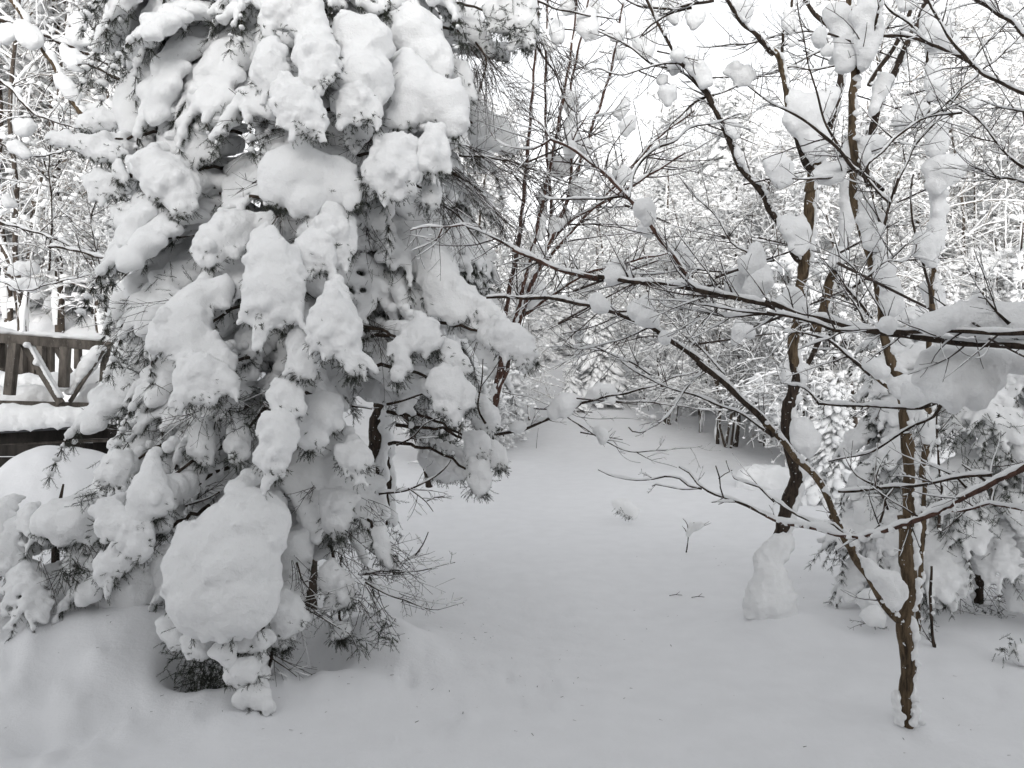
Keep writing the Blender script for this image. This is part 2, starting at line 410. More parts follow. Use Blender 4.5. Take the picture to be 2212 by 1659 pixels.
def branch(parent, base, fr, pts, w0, w1, d0, d1, mt=None, snow=.012, side=None, twigs=0, tl=(.08, .3), name='branch', k=8, jit=.0, up=.35, plaster=0, pside=(.80, -.58, .05), rough=.12):
    """a traced limb: pts in the frame, w = thickness there, d = distance at each end"""
    NS[0] += 1; r_ = np.random.default_rng(NS[0])
    ox, oy, s = FR[fr]; n = len(pts); L = [0]
    for a, b in zip(pts, pts[1:]): L.append(L[-1] + math.dist(a, b))
    p3 = []; rad = []
    for (x, y), l in zip(pts, L):
        t = l / L[-1]; d = d0 + (d1 - d0) * t
        p3.append(P(ox + x * s, oy + y * s, d)); rad.append((w0 + (w1 - w0) * t) * s / FPX * d / 2)
    a = cr(np.column_stack([p3, rad]), .028); p, rad = a[:, :3], np.maximum(a[:, 3], .0016)
    ph = r_.random() * 50; s_ = np.arange(len(p)) * .028
    p = p + np.column_stack([np.sin(s_ * 23 + ph), np.sin(s_ * 17 + ph * 3), np.sin(s_ * 29 + ph * 2)]) * (.0025 + rad * .10)[:, None]
    rad = rad * (1 + rough * np.sin(s_ * 31 + ph) * np.sin(s_ * 13 + ph) + r_.normal(size=len(rad)) * rough * .35)
    mb = MB(); mb.tube(p, rad, k if rad.max() > .004 else 5)
    o = mb.obj(name, mt or BARK_TWIG, parent, base)
    sm = MB()
    if snow:
        fine = cr(np.column_stack([p, rad]), .014)
        ridge(sm, fine[:, :3], fine[:, 3], snow, r_, side, 7)
    if twigs:
        tm = MB(); twigs_on(tm, sm, p, rad, twigs, tl, r_, up=up)
        tm.obj('twig_spray', BARK_TWIG, o, base)
    if sm.n: sm.obj('snow_ridge', SNOW, o, base)
    if plaster:
        pm = MB(); sd_ = np.array(pside)
        for q, r in zip(p, rad):
            if r_.random() < .93:
                f = (.42 + .48 * plaster) * r_.uniform(.72, 1.2)
                pm.ball(q + sd_ * r * .95 + r_.normal(size=3) * r * .14, r * f, 1)
                if r_.random() < .8:
                    e = r_.normal(size=3) * .9; pm.ball(q + sd_ * r * .95 + e * r * .42, r_.uniform(.008, .02), 0)
                if r_.random() < .12: pm.ball(q + np.array([-.4 + .8 * r_.random(), -.95, .2]) * r, r_.uniform(.006, .013), 0, (1.3, .6, 1))
        snow_object('snow_plaster', pm, o, base, max(.008, .0026 * p[:, 1].mean()), .018, .012, it=1)
    return o, p, rad
def dead_fan(tm, sm, p, dr, L, n, r_, spread=.5, droop=.0, r0=.0022):
    """a spray of dead thin twigs spreading from a point"""
    p = np.asarray(p, float); dr = np.asarray(dr, float); dr /= np.linalg.norm(dr)
    for i in range(n):
        d = dr + r_.normal(size=3) * spread * np.array([1, .7, 1]); d /= np.linalg.norm(d); ln = L * r_.uniform(.45, 1.1)
        q = [p + r_.normal(size=3) * L * .05]; b = r_.normal(size=3) * .12
        for a in range(7):
            d = d + b * .4 + np.array([0, 0, -droop * .12]) + r_.normal(size=3) * .05; d /= np.linalg.norm(d); q.append(q[-1] + d * ln / 7)
        q = np.array(q); rr = np.linspace(r0, .0009, 8) * (ln / L) ** .5
        tm.tube(q, rr, 4)
        if sm is not None and r_.random() < .3: ridge(sm, q, rr, .0035, r_, k=5)
        twigs_on(tm, None, q, rr, 5, (ln * .12, ln * .4), r_, 1, up=.0, k=3)
# ------------------------------------------------------------------ outlines of the snow on the big spruce
# frame distance tilt rmax lumpy needles | outline
SPRUCE = """
L1 4.95 .35 .17 0 .5 | 820,360 1000,330 1060,380 1150,370 1210,400 1290,420 1400,470 1410,560 1380,700 1340,830 1270,780 1200,760 1100,800 1030,750 960,760 920,860 850,900 760,860 720,740 690,650 740,540 790,450
L1 4.85 .3 .07 .4 .6 | 830,800 900,770 945,880 940,940 930,1010 850,990 820,900
L1 4.7 .3 .07 .3 .5 | 990,700 1040,700 1085,800 1105,930 1050,975 1000,920
L1 4.65 .4 .10 .6 1 | 1100,810 1170,725 1250,780 1310,880 1315,960 1250,960 1190,1040 1130,960 1100,870
L1 4.6 .2 .10 .3 1.5 | 260,830 330,820 500,840 620,830 740,900 800,950 700,980 600,990 540,950 420,900 300,880
L1 4.9 .2 .09 .5 1 | 490,740 600,680 720,700 740,760 640,770 560,800 500,780
L1 4.5 .4 .14 .5 1.2 | 780,1000 880,930 950,895 1040,970 1100,950 1150,1040 1200,1110 1190,1230 1160,1330 1070,1310 1060,1240 960,1220 900,1160 860,1080
L1 4.6 .3 .07 .8 1.6 | 520,1080 600,1065 640,1060 720,1110 750,1180 640,1170 560,1150
L1 4.55 .3 .07 .2 .8 | 680,1010 740,1000 785,1080 760,1110 700,1080
L1 4.6 .2 .06 .7 2 | 700,1300 800,1270 870,1280 960,1270 960,1320 880,1310 800,1340 720,1340
L1 5.05 .25 .2 0 .4 | 1160,60 1200,-60 1450,-60 1480,80 1560,200 1580,300 1500,380 1400,410 1330,440 1270,380 1210,250 1160,150
L1 5.4 .2 .15 0 1 | 800,100 860,-60 1100,-60 1160,100 1150,250 1080,300 1000,300 930,330 800,340
L1 5.0 .3 .08 .5 1 | 1150,300 1190,275 1240,330 1330,440 1300,500 1180,400
L1 4.15 .35 .13 .8 1.3 | 1640,20 1750,-80 1900,-80 1980,80 2010,200 2060,300 2065,430 2010,485 1980,440 1930,400 1850,300 1840,200 1750,150 1700,110 1660,180 1600,170 1600,80
L1 4.05 .35 .10 .7 1.2 | 1600,290 1660,225 1720,300 1745,420 1700,500 1640,560 1580,500 1565,380
L1 4.0 .35 .12 .6 1 | 1840,230 1900,260 2000,300 2060,430 2010,485 1980,440 1985,520 1930,545 1870,500 1860,420 1800,380
L1 3.95 .4 .12 1.3 1.8 | 1720,460 1800,510 1900,560 1950,640 1985,760 1960,820 1900,800 1850,760 1760,740 1710,700 1700,600 1700,520
L1 4.5 .5 .2 0 0 | 1740,850 1850,800 1950,850 2050,910 2180,920 2180,1000 2000,1000 1760,950
L1 4.15 .45 .18 .12 .8 | 1600,980 1680,930 1800,880 1900,900 2010,950 2100,960 2170,1020 2210,1150 2200,1280 2130,1300 2100,1250 1990,1230 1930,1340 1840,1330 1780,1270 1700,1270 1620,1220 1590,1100
L1 4.35 .5 .12 .5 1 | 1200,1460 1300,1380 1420,1280 1480,1300 1600,1330 1700,1340 1700,1450 1560,1380 1530,1430 1480,1500 1440,1560 1380,1530 1330,1560 1310,1640 1270,1640 1230,1570 1170,1540
L3 3.9 .4 .12 .9 1.5 | 1560,-100 1700,-60 1830,70 1850,200 1845,320 1830,420 1790,450 1750,410 1740,470 1690,470 1650,440 1640,520 1600,530 1570,450 1510,430 1520,250 1530,100 1550,0
L1 4.15 .35 .10 1.4 1.6 | 1940,1250 2040,1200 2110,1250 2150,1380 2150,1480 2140,1560 2060,1600 1980,1560 1900,1500 1850,1430 1900,1380
L1 4.05 .35 .09 1.4 1.6 | 1880,1400 2000,1450 2050,1560 1960,1640 1870,1600 1840,1500
L2 4.25 .4 .16 .8 1 | 460,160 540,70 640,120 740,140 800,200 820,300 750,360 800,440 810,480 790,560 740,640 730,700 680,730 620,700 560,720 480,690 480,590 510,540 490,480 520,360 470,250
L2 4.1 .4 .10 1.6 1.4 | 540,560 600,540 720,590 735,690 690,740 640,690 590,740 540,690 490,650
L2 4.3 .3 .08 1.2 1.2 | 590,730 640,725 680,780 650,830 590,870 560,800
L2 4.65 .3 .17 .15 .6 | 760,110 850,60 960,30 1050,80 1110,120 1150,250 1190,340 1200,440 1130,490 1060,460 960,350 900,320 820,250 800,180 740,140
L2 4.4 .4 .17 .3 .9 | 780,480 860,340 930,320 1000,370 1080,460 1150,500 1200,470 1260,540 1285,640 1300,760 1240,830 1180,860 1140,800 1080,740 1000,740 940,790 860,800 800,790 800,700 840,600 830,540
L2 4.15 .35 .09 1.5 2.2 | 750,850 830,815 880,850 960,830 970,900 950,940 960,1000 940,1130 900,1170 830,1180 760,1160 700,1120 650,1080 700,1000 720,930
L2 4.2 .35 .10 1.3 1.8 | 1000,930 1060,760 1110,800 1140,900 1150,1020 1100,1050 1040,1050 990,1020
L2 4.3 .2 .07 .6 .8 | 1040,1060 1100,1090 1080,1230 1040,1250 1010,1200 1030,1130
L2 4.85 .4 .2 .1 .3 | 700,1300 780,1210 880,1190 960,1250 1020,1330 1080,1440 1140,1500 1190,1600 1240,1700 1100,1760 960,1700 850,1600 760,1540 720,1400
L4 4.6 .4 .17 .3 1 | 960,0 1120,0 1190,110 1260,230 1340,300 1430,340 1490,390 1540,470 1520,490 1440,430 1370,430 1300,440 1270,400 1250,480 1180,480 1130,420 1100,440 1060,450 1010,340 1000,200 970,100
L4 4.9 .3 .13 .9 1.3 | 790,70 880,20 960,60 970,200 920,190 880,150 820,150
L2 5.7 .3 .2 0 .4 | 1290,660 1400,680 1520,730 1590,830 1610,900 1550,970 1480,930 1350,900 1290,880
L2 5.4 .2 .15 .1 1 | 1180,60 1300,-40 1420,200 1450,330 1400,360 1340,290 1230,260
L2 5.5 .2 .15 .1 .4 | 1430,250 1540,280 1555,370 1480,380
L2 5.2 .2 .08 1 3.5 | 1400,20 1480,-40 1690,-40 1690,200 1670,310 1620,260 1560,190 1450,170 1410,110
L2 5.0 .2 .10 .6 1.6 | 1210,360 1260,400 1300,480 1320,600 1290,620 1250,560 1210,480
L3 4.15 .5 .15 .6 1.3 | 920,580 1000,400 1100,300 1200,240 1230,200 1300,230 1400,180 1430,250 1380,400 1300,350 1270,480 1310,560 1380,620 1430,700 1460,790 1400,760 1300,700 1200,700 1150,760 1050,640 960,660 900,620
L3 3.95 .4 .10 1.4 2.2 | 1080,780 1150,700 1250,680 1350,720 1440,800 1430,900 1380,870 1330,860 1320,940 1280,950 1250,880 1200,970 1130,930 1090,860
L3 4.5 .4 .12 .4 1 | 1320,560 1440,640 1450,560 1500,500 1580,560 1560,650 1500,710 1430,690
L3 4.95 .3 .2 0 .6 | 600,860 680,800 820,790 950,840 1030,900 1010,980 900,1000 800,1050 680,1060 620,1000 590,940
L3 4.6 .3 .08 1.3 2.4 | 780,770 860,740 960,760 960,840 900,860 830,850
L3 3.85 .3 .10 .4 .6 | 1680,860 1740,830 1820,860 1850,960 1840,1030 1780,1020 1710,1000 1680,920
L3 3.75 .3 .10 .9 1.2 | 1640,1060 1690,1010 1760,1020 1800,1070 1790,1200 1740,1310 1700,1390 1650,1370 1600,1320 1620,1200 1615,1120
L3 4.05 .4 .14 .2 1 | 1860,920 2080,910 2090,1000 2080,1090 1990,1180 1950,1240 1880,1270 1840,1180 1800,1110 1850,1050
L3 4.2 .3 .08 .5 1 | 1420,1160 1470,1030 1510,1100 1500,1250 1460,1330 1410,1290
L3 4.2 .3 .12 .3 1 | 1170,1120 1250,1050 1310,1100 1310,1250 1260,1340 1200,1280 1170,1200
L3 4.5 .3 .08 .6 1.4 | 1000,950 1060,890 1130,960 1110,1030 1040,1060
L4 3.8 .4 .13 .9 1.8 | 340,450 400,330 450,240 490,215 550,310 590,430 620,560 620,700 600,810 540,750 500,640 440,680 430,640 380,600 320,600 330,520
L4 3.9 .4 .10 1 1.6 | 210,560 300,450 340,500 320,600 380,660 300,790 260,780 230,700
L4 4.1 .45 .12 .4 2 | 880,600 940,500 1010,420 1070,500 1120,590 1100,640 1030,660 960,640 900,680 910,750 860,840 820,820 850,700 800,680 820,620
L4 4.15 .4 .10 .8 1.6 | 1130,560 1200,640 1280,740 1290,790 1240,780 1170,740 1130,700 1120,620
L4 4.0 .45 .12 .6 2 | 1040,830 1090,760 1180,750 1230,820 1290,880 1320,960 1300,1010 1240,980 1220,1060 1180,1060 1110,980 1100,900 1040,880
L4 4.3 .4 .11 1 2.2 | 1530,470 1620,540 1690,640 1700,700 1640,720 1590,650 1500,640 1420,620 1410,550
L4 4.5 .2 .07 .7 1 | 1280,1150 1360,1150 1400,1220 1380,1270 1300,1260
L4 4.5 .2 .07 .6 1.6 | 1400,1190 1480,1250 1500,1340 1480,1360 1420,1300
L4 4.45 .2 .10 .4 1 | 1300,1330 1370,1320 1410,1400 1400,1500 1320,1500 1290,1420
L4 4.7 .3 .10 .8 1.6 | 1290,880 1380,950 1450,1040 1450,1120 1380,1130 1330,1060
L4 4.05 .3 .10 .8 1.6 | 500,1250 560,1200 640,1230 680,1300 620,1370 580,1360 540,1320 500,1330
L4 5.3 .2 .13 .1 .5 | 640,820 760,800 890,880 980,900 970,960 860,960 740,960 660,920
L5 3.75 .30 .17 .5 .15 | 1010,480 1080,270 1200,190 1350,90 1430,20 1530,0 1640,20 1750,110 1775,200 1740,290 1690,400 1700,560 1690,680 1640,800 1540,870 1400,890 1230,880 1130,860 1060,780 1030,620
L5 3.85 .3 .10 .4 .4 | 970,790 1060,760 1130,860 1160,910 1080,930 1020,880
L5 3.8 .3 .08 .5 .6 | 1130,900 1230,880 1300,930 1240,1000 1170,990
L5 3.72 .3 .10 .1 .3 | 1310,940 1400,900 1450,960 1420,1040 1360,1060 1310,1000
L5 3.78 .3 .09 .3 .6 | 1400,900 1560,880 1640,850 1680,880 1650,940 1550,960 1470,980
L5 3.72 .3 .12 .1 1 | 1360,1090 1450,1040 1550,1020 1590,1080 1580,1150 1500,1180 1420,1150
L5 3.7 .4 .12 .2 .3 | 1430,1310 1500,1200 1560,1150 1620,1220 1670,1310 1670,1360 1600,1330 1500,1300
L3 3.9 .4 .14 .3 1 | 870,1400 900,1280 940,1240 980,1340 1040,1520 1050,1600 1000,1659 860,1680 780,1659 800,1500
L3 4.1 .4 .11 .8 1.4 | 640,1350 700,1290 780,1260 800,1330 760,1420 680,1440 640,1420
L5 3.85 .4 .12 .6 1.4 | 600,100 700,50 780,150 900,200 920,300 900,400 800,400 760,300 700,280 650,300 600,160
L5 3.82 .4 .10 .8 1.2 | 620,430 700,340 750,310 780,400 760,480 700,520 650,550 600,480
L5 3.95 .3 .10 .5 1.4 | 930,30 1000,-10 1050,60 1040,160 1030,240 960,240 930,160
L5 4.4 .3 .17 .1 1 | 190,170 260,90 400,50 540,60 600,150 610,300 560,330 480,310 360,350 300,280 200,270
L5 4.5 .3 .12 .3 1.3 | 0,260 90,230 180,220 190,330 170,430 60,480 0,500
L5 4.5 .25 .2 .2 .8 | 580,600 700,540 900,400 940,520 980,620 940,760 860,830 760,820 700,870 640,800 570,720
L5 4.4 .3 .10 1 1.6 | 370,720 450,730 500,800 440,870 380,880
L5 4.35 .3 .11 1.3 2 | 210,800 260,720 340,760 360,860 290,900 220,900
L5 4.5 .3 .12 1.4 2.2 | 20,680 90,700 90,860 60,930 -30,920 -30,700
L5 4.6 .3 .12 1.6 2.6 | 230,520 330,480 440,520 520,500 570,560 500,640 380,660 270,640
L3 4.9 .5 .22 0 .3 | 1330,1500 1400,1350 1550,1300 1750,1320 1850,1420 1900,1560 1750,1600 1550,1560 1330,1659
L5 4.3 .3 .12 .3 .8 | 1710,280 1800,260 1890,240 1920,330 1900,480 1830,630 1760,600 1720,500
L5 4.0 .3 .11 .6 .8 | 1690,640 1780,620 1850,700 1850,800 1780,850 1700,870 1640,820
L5 4.0 .3 .07 .5 1.6 | 1690,900 1750,860 1790,900 1730,960
L6 4.35 .3 .12 .1 1 | 380,0 560,0 600,50 570,200 540,290 470,290 410,240 380,120
L6 4.15 .3 .09 .8 1.8 | 400,460 440,440 510,490 560,590 570,680 500,660 440,620 390,560
L6 4.2 .2 .06 .3 1 | 690,220 760,230 800,300 810,400 850,500 800,480 760,400 720,310
L6 4.1 .2 .05 .4 1.6 | 480,820 550,820 540,850 500,900 475,880
"""
# second spruce, behind and to the right of the trunk
SPRUCE2 = """
L4 6.0 .2 .16 .5 1 | 1000,1180 1200,1180 1290,1300 1300,1420 1150,1440 1060,1420 1000,1300
L4 5.9 .2 .11 1 1.8 | 1030,1150 1120,1100 1200,1180 1180,1230 1090,1210
L4 6.0 .2 .16 0 .3 | 900,900 1000,930 1040,1060 1020,1200 960,1180 920,1050
"""
# frame distance | outline : snow lodged in the forks of the bare trees, by owner
CLUMP = {
'back': """
R1 6.0 .12 | 780,240 900,200 990,230 930,270 920,350 850,340 760,290
R1 6.0 .14 | 1000,320 960,230 1080,170 1150,150 1190,200 1250,260 1180,280 1190,380 1160,500 1100,490 1000,400
R1 5.6 .12 | 520,230 560,120 620,90 700,130 710,230 660,330 610,320 570,310
R1 5.6 .10 | 300,180 360,150 400,220 390,330 340,380 300,300
R1 6.2 .12 | 220,300 300,250 360,350 340,430 260,420
R1 6.3 .12 | 900,1080 940,1000 1000,1010 1020,1080 970,1130 900,1150
R1 6.4 .14 | 400,740 520,830 540,900 500,1000 480,1150 430,1160 440,980
R1 6.4 .12 | 500,1180 560,1160 610,1200 610,1290 550,1330 500,1260
R1 6.4 .12 | 820,1420 950,1430 980,1490 900,1600 850,1500
R1 6.4 .14 | 480,1600 520,1520 600,1560 610,1640 600,1740 520,1720 470,1680
R1 6.4 .10 | 380,20 400,-30 510,-30 520,100 460,120 400,90
R1 6.5 .10 | 620,100 640,20 700,0 710,60 690,110
R1 6.5 .10 | 820,460 880,420 960,440 940,490 860,500
R1 6.5 .12 | 840,960 900,880 950,820 980,860 950,960 880,1020
R1 6.3 .15 | 430,1000 560,960 520,1180 480,1300 440,1220
R1 6.6 .15 | 270,1300 400,1340 480,1400 430,1520 340,1500 280,1420
R3 6.3 .12 | 460,0 600,-20 610,70 590,140 540,150 480,100
R3 6.5 .14 | 200,60 280,60 260,200 230,500 200,520 190,250
R3 6.5 .10 | 300,350 430,230 470,270 380,400 290,520
R3 6.4 .12 | 150,600 240,540 260,620 190,700 150,680
R3 6.6 .14 | 60,900 160,860 250,880 240,1000 160,1080 60,1060
""",
'B': """
R1 4.9 .14 | 1430,500 1500,470 1600,530 1660,600 1650,720 1590,740 1560,660 1480,580
R1 4.85 .08 | 1340,470 1390,400 1440,450 1400,510 1350,510
R1 4.9 .10 | 1220,760 1290,735 1370,750 1370,810 1300,890 1240,830 1215,800
R1 5.1 .10 | 1780,610 1850,530 1890,505 1930,580 2000,620 2080,640 1980,710 1880,720 1860,630
R1 4.8 .12 | 1830,-30 1980,-30 2010,80 1980,210 1920,150 1860,80
R1 5.0 .09 | 1790,1010 1880,1030 1900,1130 1880,1220 1830,1130
R1 5.0 .07 | 1880,1250 1940,1310 1950,1370 1910,1410 1880,1330
R1 5.0 .06 | 1210,660 1270,670 1260,710 1210,710
R1 5.0 .07 | 1260,560 1400,560 1420,610 1330,600
R1 5.2 .09 | 1260,0 1390,-20 1390,120 1350,200 1310,180 1300,90
R1 5.2 .09 | 1490,40 1580,20 1600,120 1580,200 1520,240 1490,180
R2 4.9 .10 | 0,1380 80,1330 190,1350 220,1420 200,1550 130,1590 80,1560 60,1480 0,1510
R2 5.0 .18 | 160,1000 200,760 290,790 380,830 500,760 620,740 640,800 580,870 540,1000 480,1080 540,1150 520,1250 490,1370 400,1390 330,1300 290,1180 200,1130
R2 5.2 .10 | 920,780 1000,640 1080,650 1070,760 980,830 950,980 900,960
R2 5.0 .10 | 180,60 240,20 220,160 250,250 180,280 140,220 170,120
R2 5.0 .08 | 180,370 260,340 300,370 220,390
R2 5.0 .09 | 480,400 540,350 620,400 620,450 500,440
R2 5.1 .08 | 520,530 620,480 630,560 540,550
R2 4.9 .10 | 860,1160 960,1160 1020,1200 980,1280 900,1310 860,1280
R4 5.0 .12 | 90,300 200,320 340,320 350,450 330,600 290,670 240,600 150,450
R4 5.3 .12 | 640,-20 740,20 745,240 740,340 700,450 690,570 640,560 630,400 650,200
R4 5.2 .09 | 560,600 660,570 690,620 640,720 570,760
R6 5.2 .12 | 220,500 330,480 400,560 450,650 430,750 380,830 300,750 230,700
R6 5.3 .08 | 120,20 200,0 200,170 150,180
R6 5.3 .08 | 290,10 350,20 340,150 300,180
""",
'A': """
R2 3.7 .14 | 490,100 560,40 690,40 700,200 730,300 740,400 720,600 650,630 620,600 630,400 600,280 500,170
R2 3.65 .14 | 770,100 850,-40 920,-40 980,100 960,250 930,400 880,520 800,560 780,400 800,300 760,200
R2 3.6 .09 | 390,1480 460,1420 600,1390 680,1480 560,1530 400,1540
R2 3.75 .10 | 610,1340 690,1240 780,1180 860,1220 880,1350 800,1420 680,1380
R2 3.5 .06 | 390,330 430,260 490,290 500,360 440,340
R4 3.65 .12 | 810,180 880,200 990,300 960,420 930,600 870,540 810,400
R4 3.65 .12 | 930,620 990,520 1050,620 1060,760 1110,900 1120,1060 1080,1180 1020,1120 1000,950 950,800
R6 3.55 .10 | 1030,180 1150,140 1290,180 1180,260 1190,370 1120,280
R7 3.6 .11 | 1120,260 1210,290 1300,400 1400,450 1410,560 1390,640 1300,560 1200,400
R6 3.4 .07 | 820,0 900,-20 1000,20 1000,90 960,130 900,70
""",
'C': """
R2 4.8 .12 | 1340,100 1400,30 1540,20 1570,180 1620,300 1560,400 1490,400 1400,370 1320,320
R2 4.8 .12 | 1100,-30 1250,-30 1240,60 1190,95 1150,50
R2 4.85 .11 | 1370,400 1450,380 1460,520 1530,760 1520,850 1430,880 1370,750 1390,560
R2 4.8 .12 | 1400,1030 1560,970 1550,1150 1510,1330 1420,1350 1380,1250
R2 4.8 .15 | 1400,1360 1600,1340 1700,1300 1760,1370 1700,1460 1580,1580 1500,1650 1400,1640 1370,1580 1410,1500 1310,1440
R2 4.6 .11 | 1100,1020 1200,940 1320,920 1370,960 1280,1030 1160,1100 1090,1090
R2 4.8 .07 | 1280,870 1330,850 1350,900 1290,920
R2 5.2 .07 | 1750,900 1790,800 1840,830 1820,900 1750,950
R2 5.0 .07 | 1190,180 1240,130 1260,200 1220,250 1180,230
R4 4.85 .13 | 1400,-60 1500,-60 1530,100 1520,300 1500,450 1480,620 1430,640 1410,500 1420,200
R4 4.6 .10 | 1290,450 1360,420 1430,470 1430,620 1440,720 1410,770 1340,640 1290,600
R4 4.9 .12 | 1380,1000 1330,860 1400,840 1500,880 1500,1000 1490,1130 1430,1140
R6 4.85 .11 | 1320,420 1440,430 1440,600 1420,690 1340,660
""",
'limb': """
R4 2.95 .10 | 140,1100 200,960 260,940 300,980 290,1060 400,1120 420,1180 250,1120
R4 2.62 .12 | 900,1240 1050,1200 1240,1230 1400,1150 1560,1100 1730,1090 1850,1030 2000,1060 2212,1050 2330,1080 2330,1290 2000,1270 1600,1280 1200,1270 1000,1280
R6 2.78 .15 | 1290,30 1350,-70 1450,-110 1700,-120 2212,-80 2300,-60 2260,20 2060,60 1920,200 1890,310 1760,340 1600,370 1500,350 1400,280 1310,170
R6 3.1 .09 | 1180,200 1290,160 1480,330 1350,370 1200,370
R3 3.1 .09 | 760,850 780,800 830,750 900,745 960,800 970,860
R3 3.0 .07 | 1900,740 1980,640 2060,600 2140,640 2130,700 2050,740 1960,780
R3 3.0 .10 | 1980,800 2050,740 2170,790 2160,900 2100,960 1960,960
R3 3.1 .08 | 1760,830 1850,780 1960,780 1960,930 1880,910
R3 3.3 .06 | 1350,610 1420,565 1490,600 1505,680 1470,740 1400,690
R3 3.4 .06 | 1040,200 1150,200 1175,260 1160,340 1110,330
R3 3.4 .06 | 1030,470 1100,340 1190,420 1140,450
R1 3.5 .04 | 400,1240 440,1215 470,1220 470,1280 430,1280
R3 3.2 .05 | 1020,160 1150,170 1170,240 1160,330 1100,310
""",
'Alimb': """
R3 3.6 .06 | 620,1030 680,950 740,1010 760,1090 680,1080
R3 3.6 .07 | 1060,1080 1120,1030 1160,1090 1170,1180 1120,1230 1040,1200
R3 3.6 .06 | 940,1080 1050,1050 1060,1160 1010,1150
R3 3.6 .05 | 1230,1300 1300,1290 1300,1360 1250,1350
R3 3.8 .05 | 1830,1380 1900,1280 1960,1290 1890,1400
R3 3.8 .05 | 1870,1240 1900,1190 1990,1260 2040,1290 1950,1300
""",
'low': """
R5 5.6 .14 | 280,400 370,280 450,270 520,310 560,350 440,440 310,480 270,470
R5 5.6 .12 | 610,290 680,210 780,200 860,250 900,280 750,330 600,340
R5 5.4 .08 | 670,600 740,570 780,600 770,680 700,660
R5 5.8 .10 | -60,600 -30,540 50,520 110,525 60,580
R5 5.5 .06 | 700,360 860,300 860,345 740,370
""",
'R': """
R7 5.0 .14 | 1520,60 1680,60 1740,150 1680,270 1600,350 1540,300 1510,180
R7 5.2 .12 | 1240,150 1300,110 1390,120 1410,280 1390,360 1290,330 1250,240
R7 5.2 .10 | 1180,240 1240,240 1300,300 1280,350 1200,310
R6 5.4 .14 | 1000,720 1080,700 1160,760 1150,860 1080,820 1000,900 880,900 900,830
R6 5.4 .14 | 790,900 900,840 1000,860 1060,960 1000,1080 900,1090 800,1060
R6 5.3 .12 | 770,1200 860,1190 930,1290 900,1380 780,1390
R6 5.2 .14 | 1620,700 1680,620 1770,600 1790,780 1740,850 1660,790
R6 5.2 .14 | 2060,1250 2150,1200 2230,1260 2230,1500 2100,1520 2050,1400
R6 5.5 .14 | 2040,300 2130,280 2230,330 2230,440 2100,440
R6 5.2 .14 | 1850,1080 1960,1100 1990,1260 1900,1500 1850,1400 1820,1200
R7 5.0 .15 | 2090,260 2230,220 2230,600 2120,620 2070,450
R7 5.4 .12 | 1620,460 1700,430 1740,480 1700,560 1630,560
R7 4.9 .10 | 1100,560 1160,480 1260,480 1300,580 1240,640 1160,600
R7 4.8 .09 | 1130,640 1200,590 1280,640 1280,720 1200,720
R7 4.4 .08 | 2100,900 2180,860 2300,880 2300,960 2160,950
""",
}
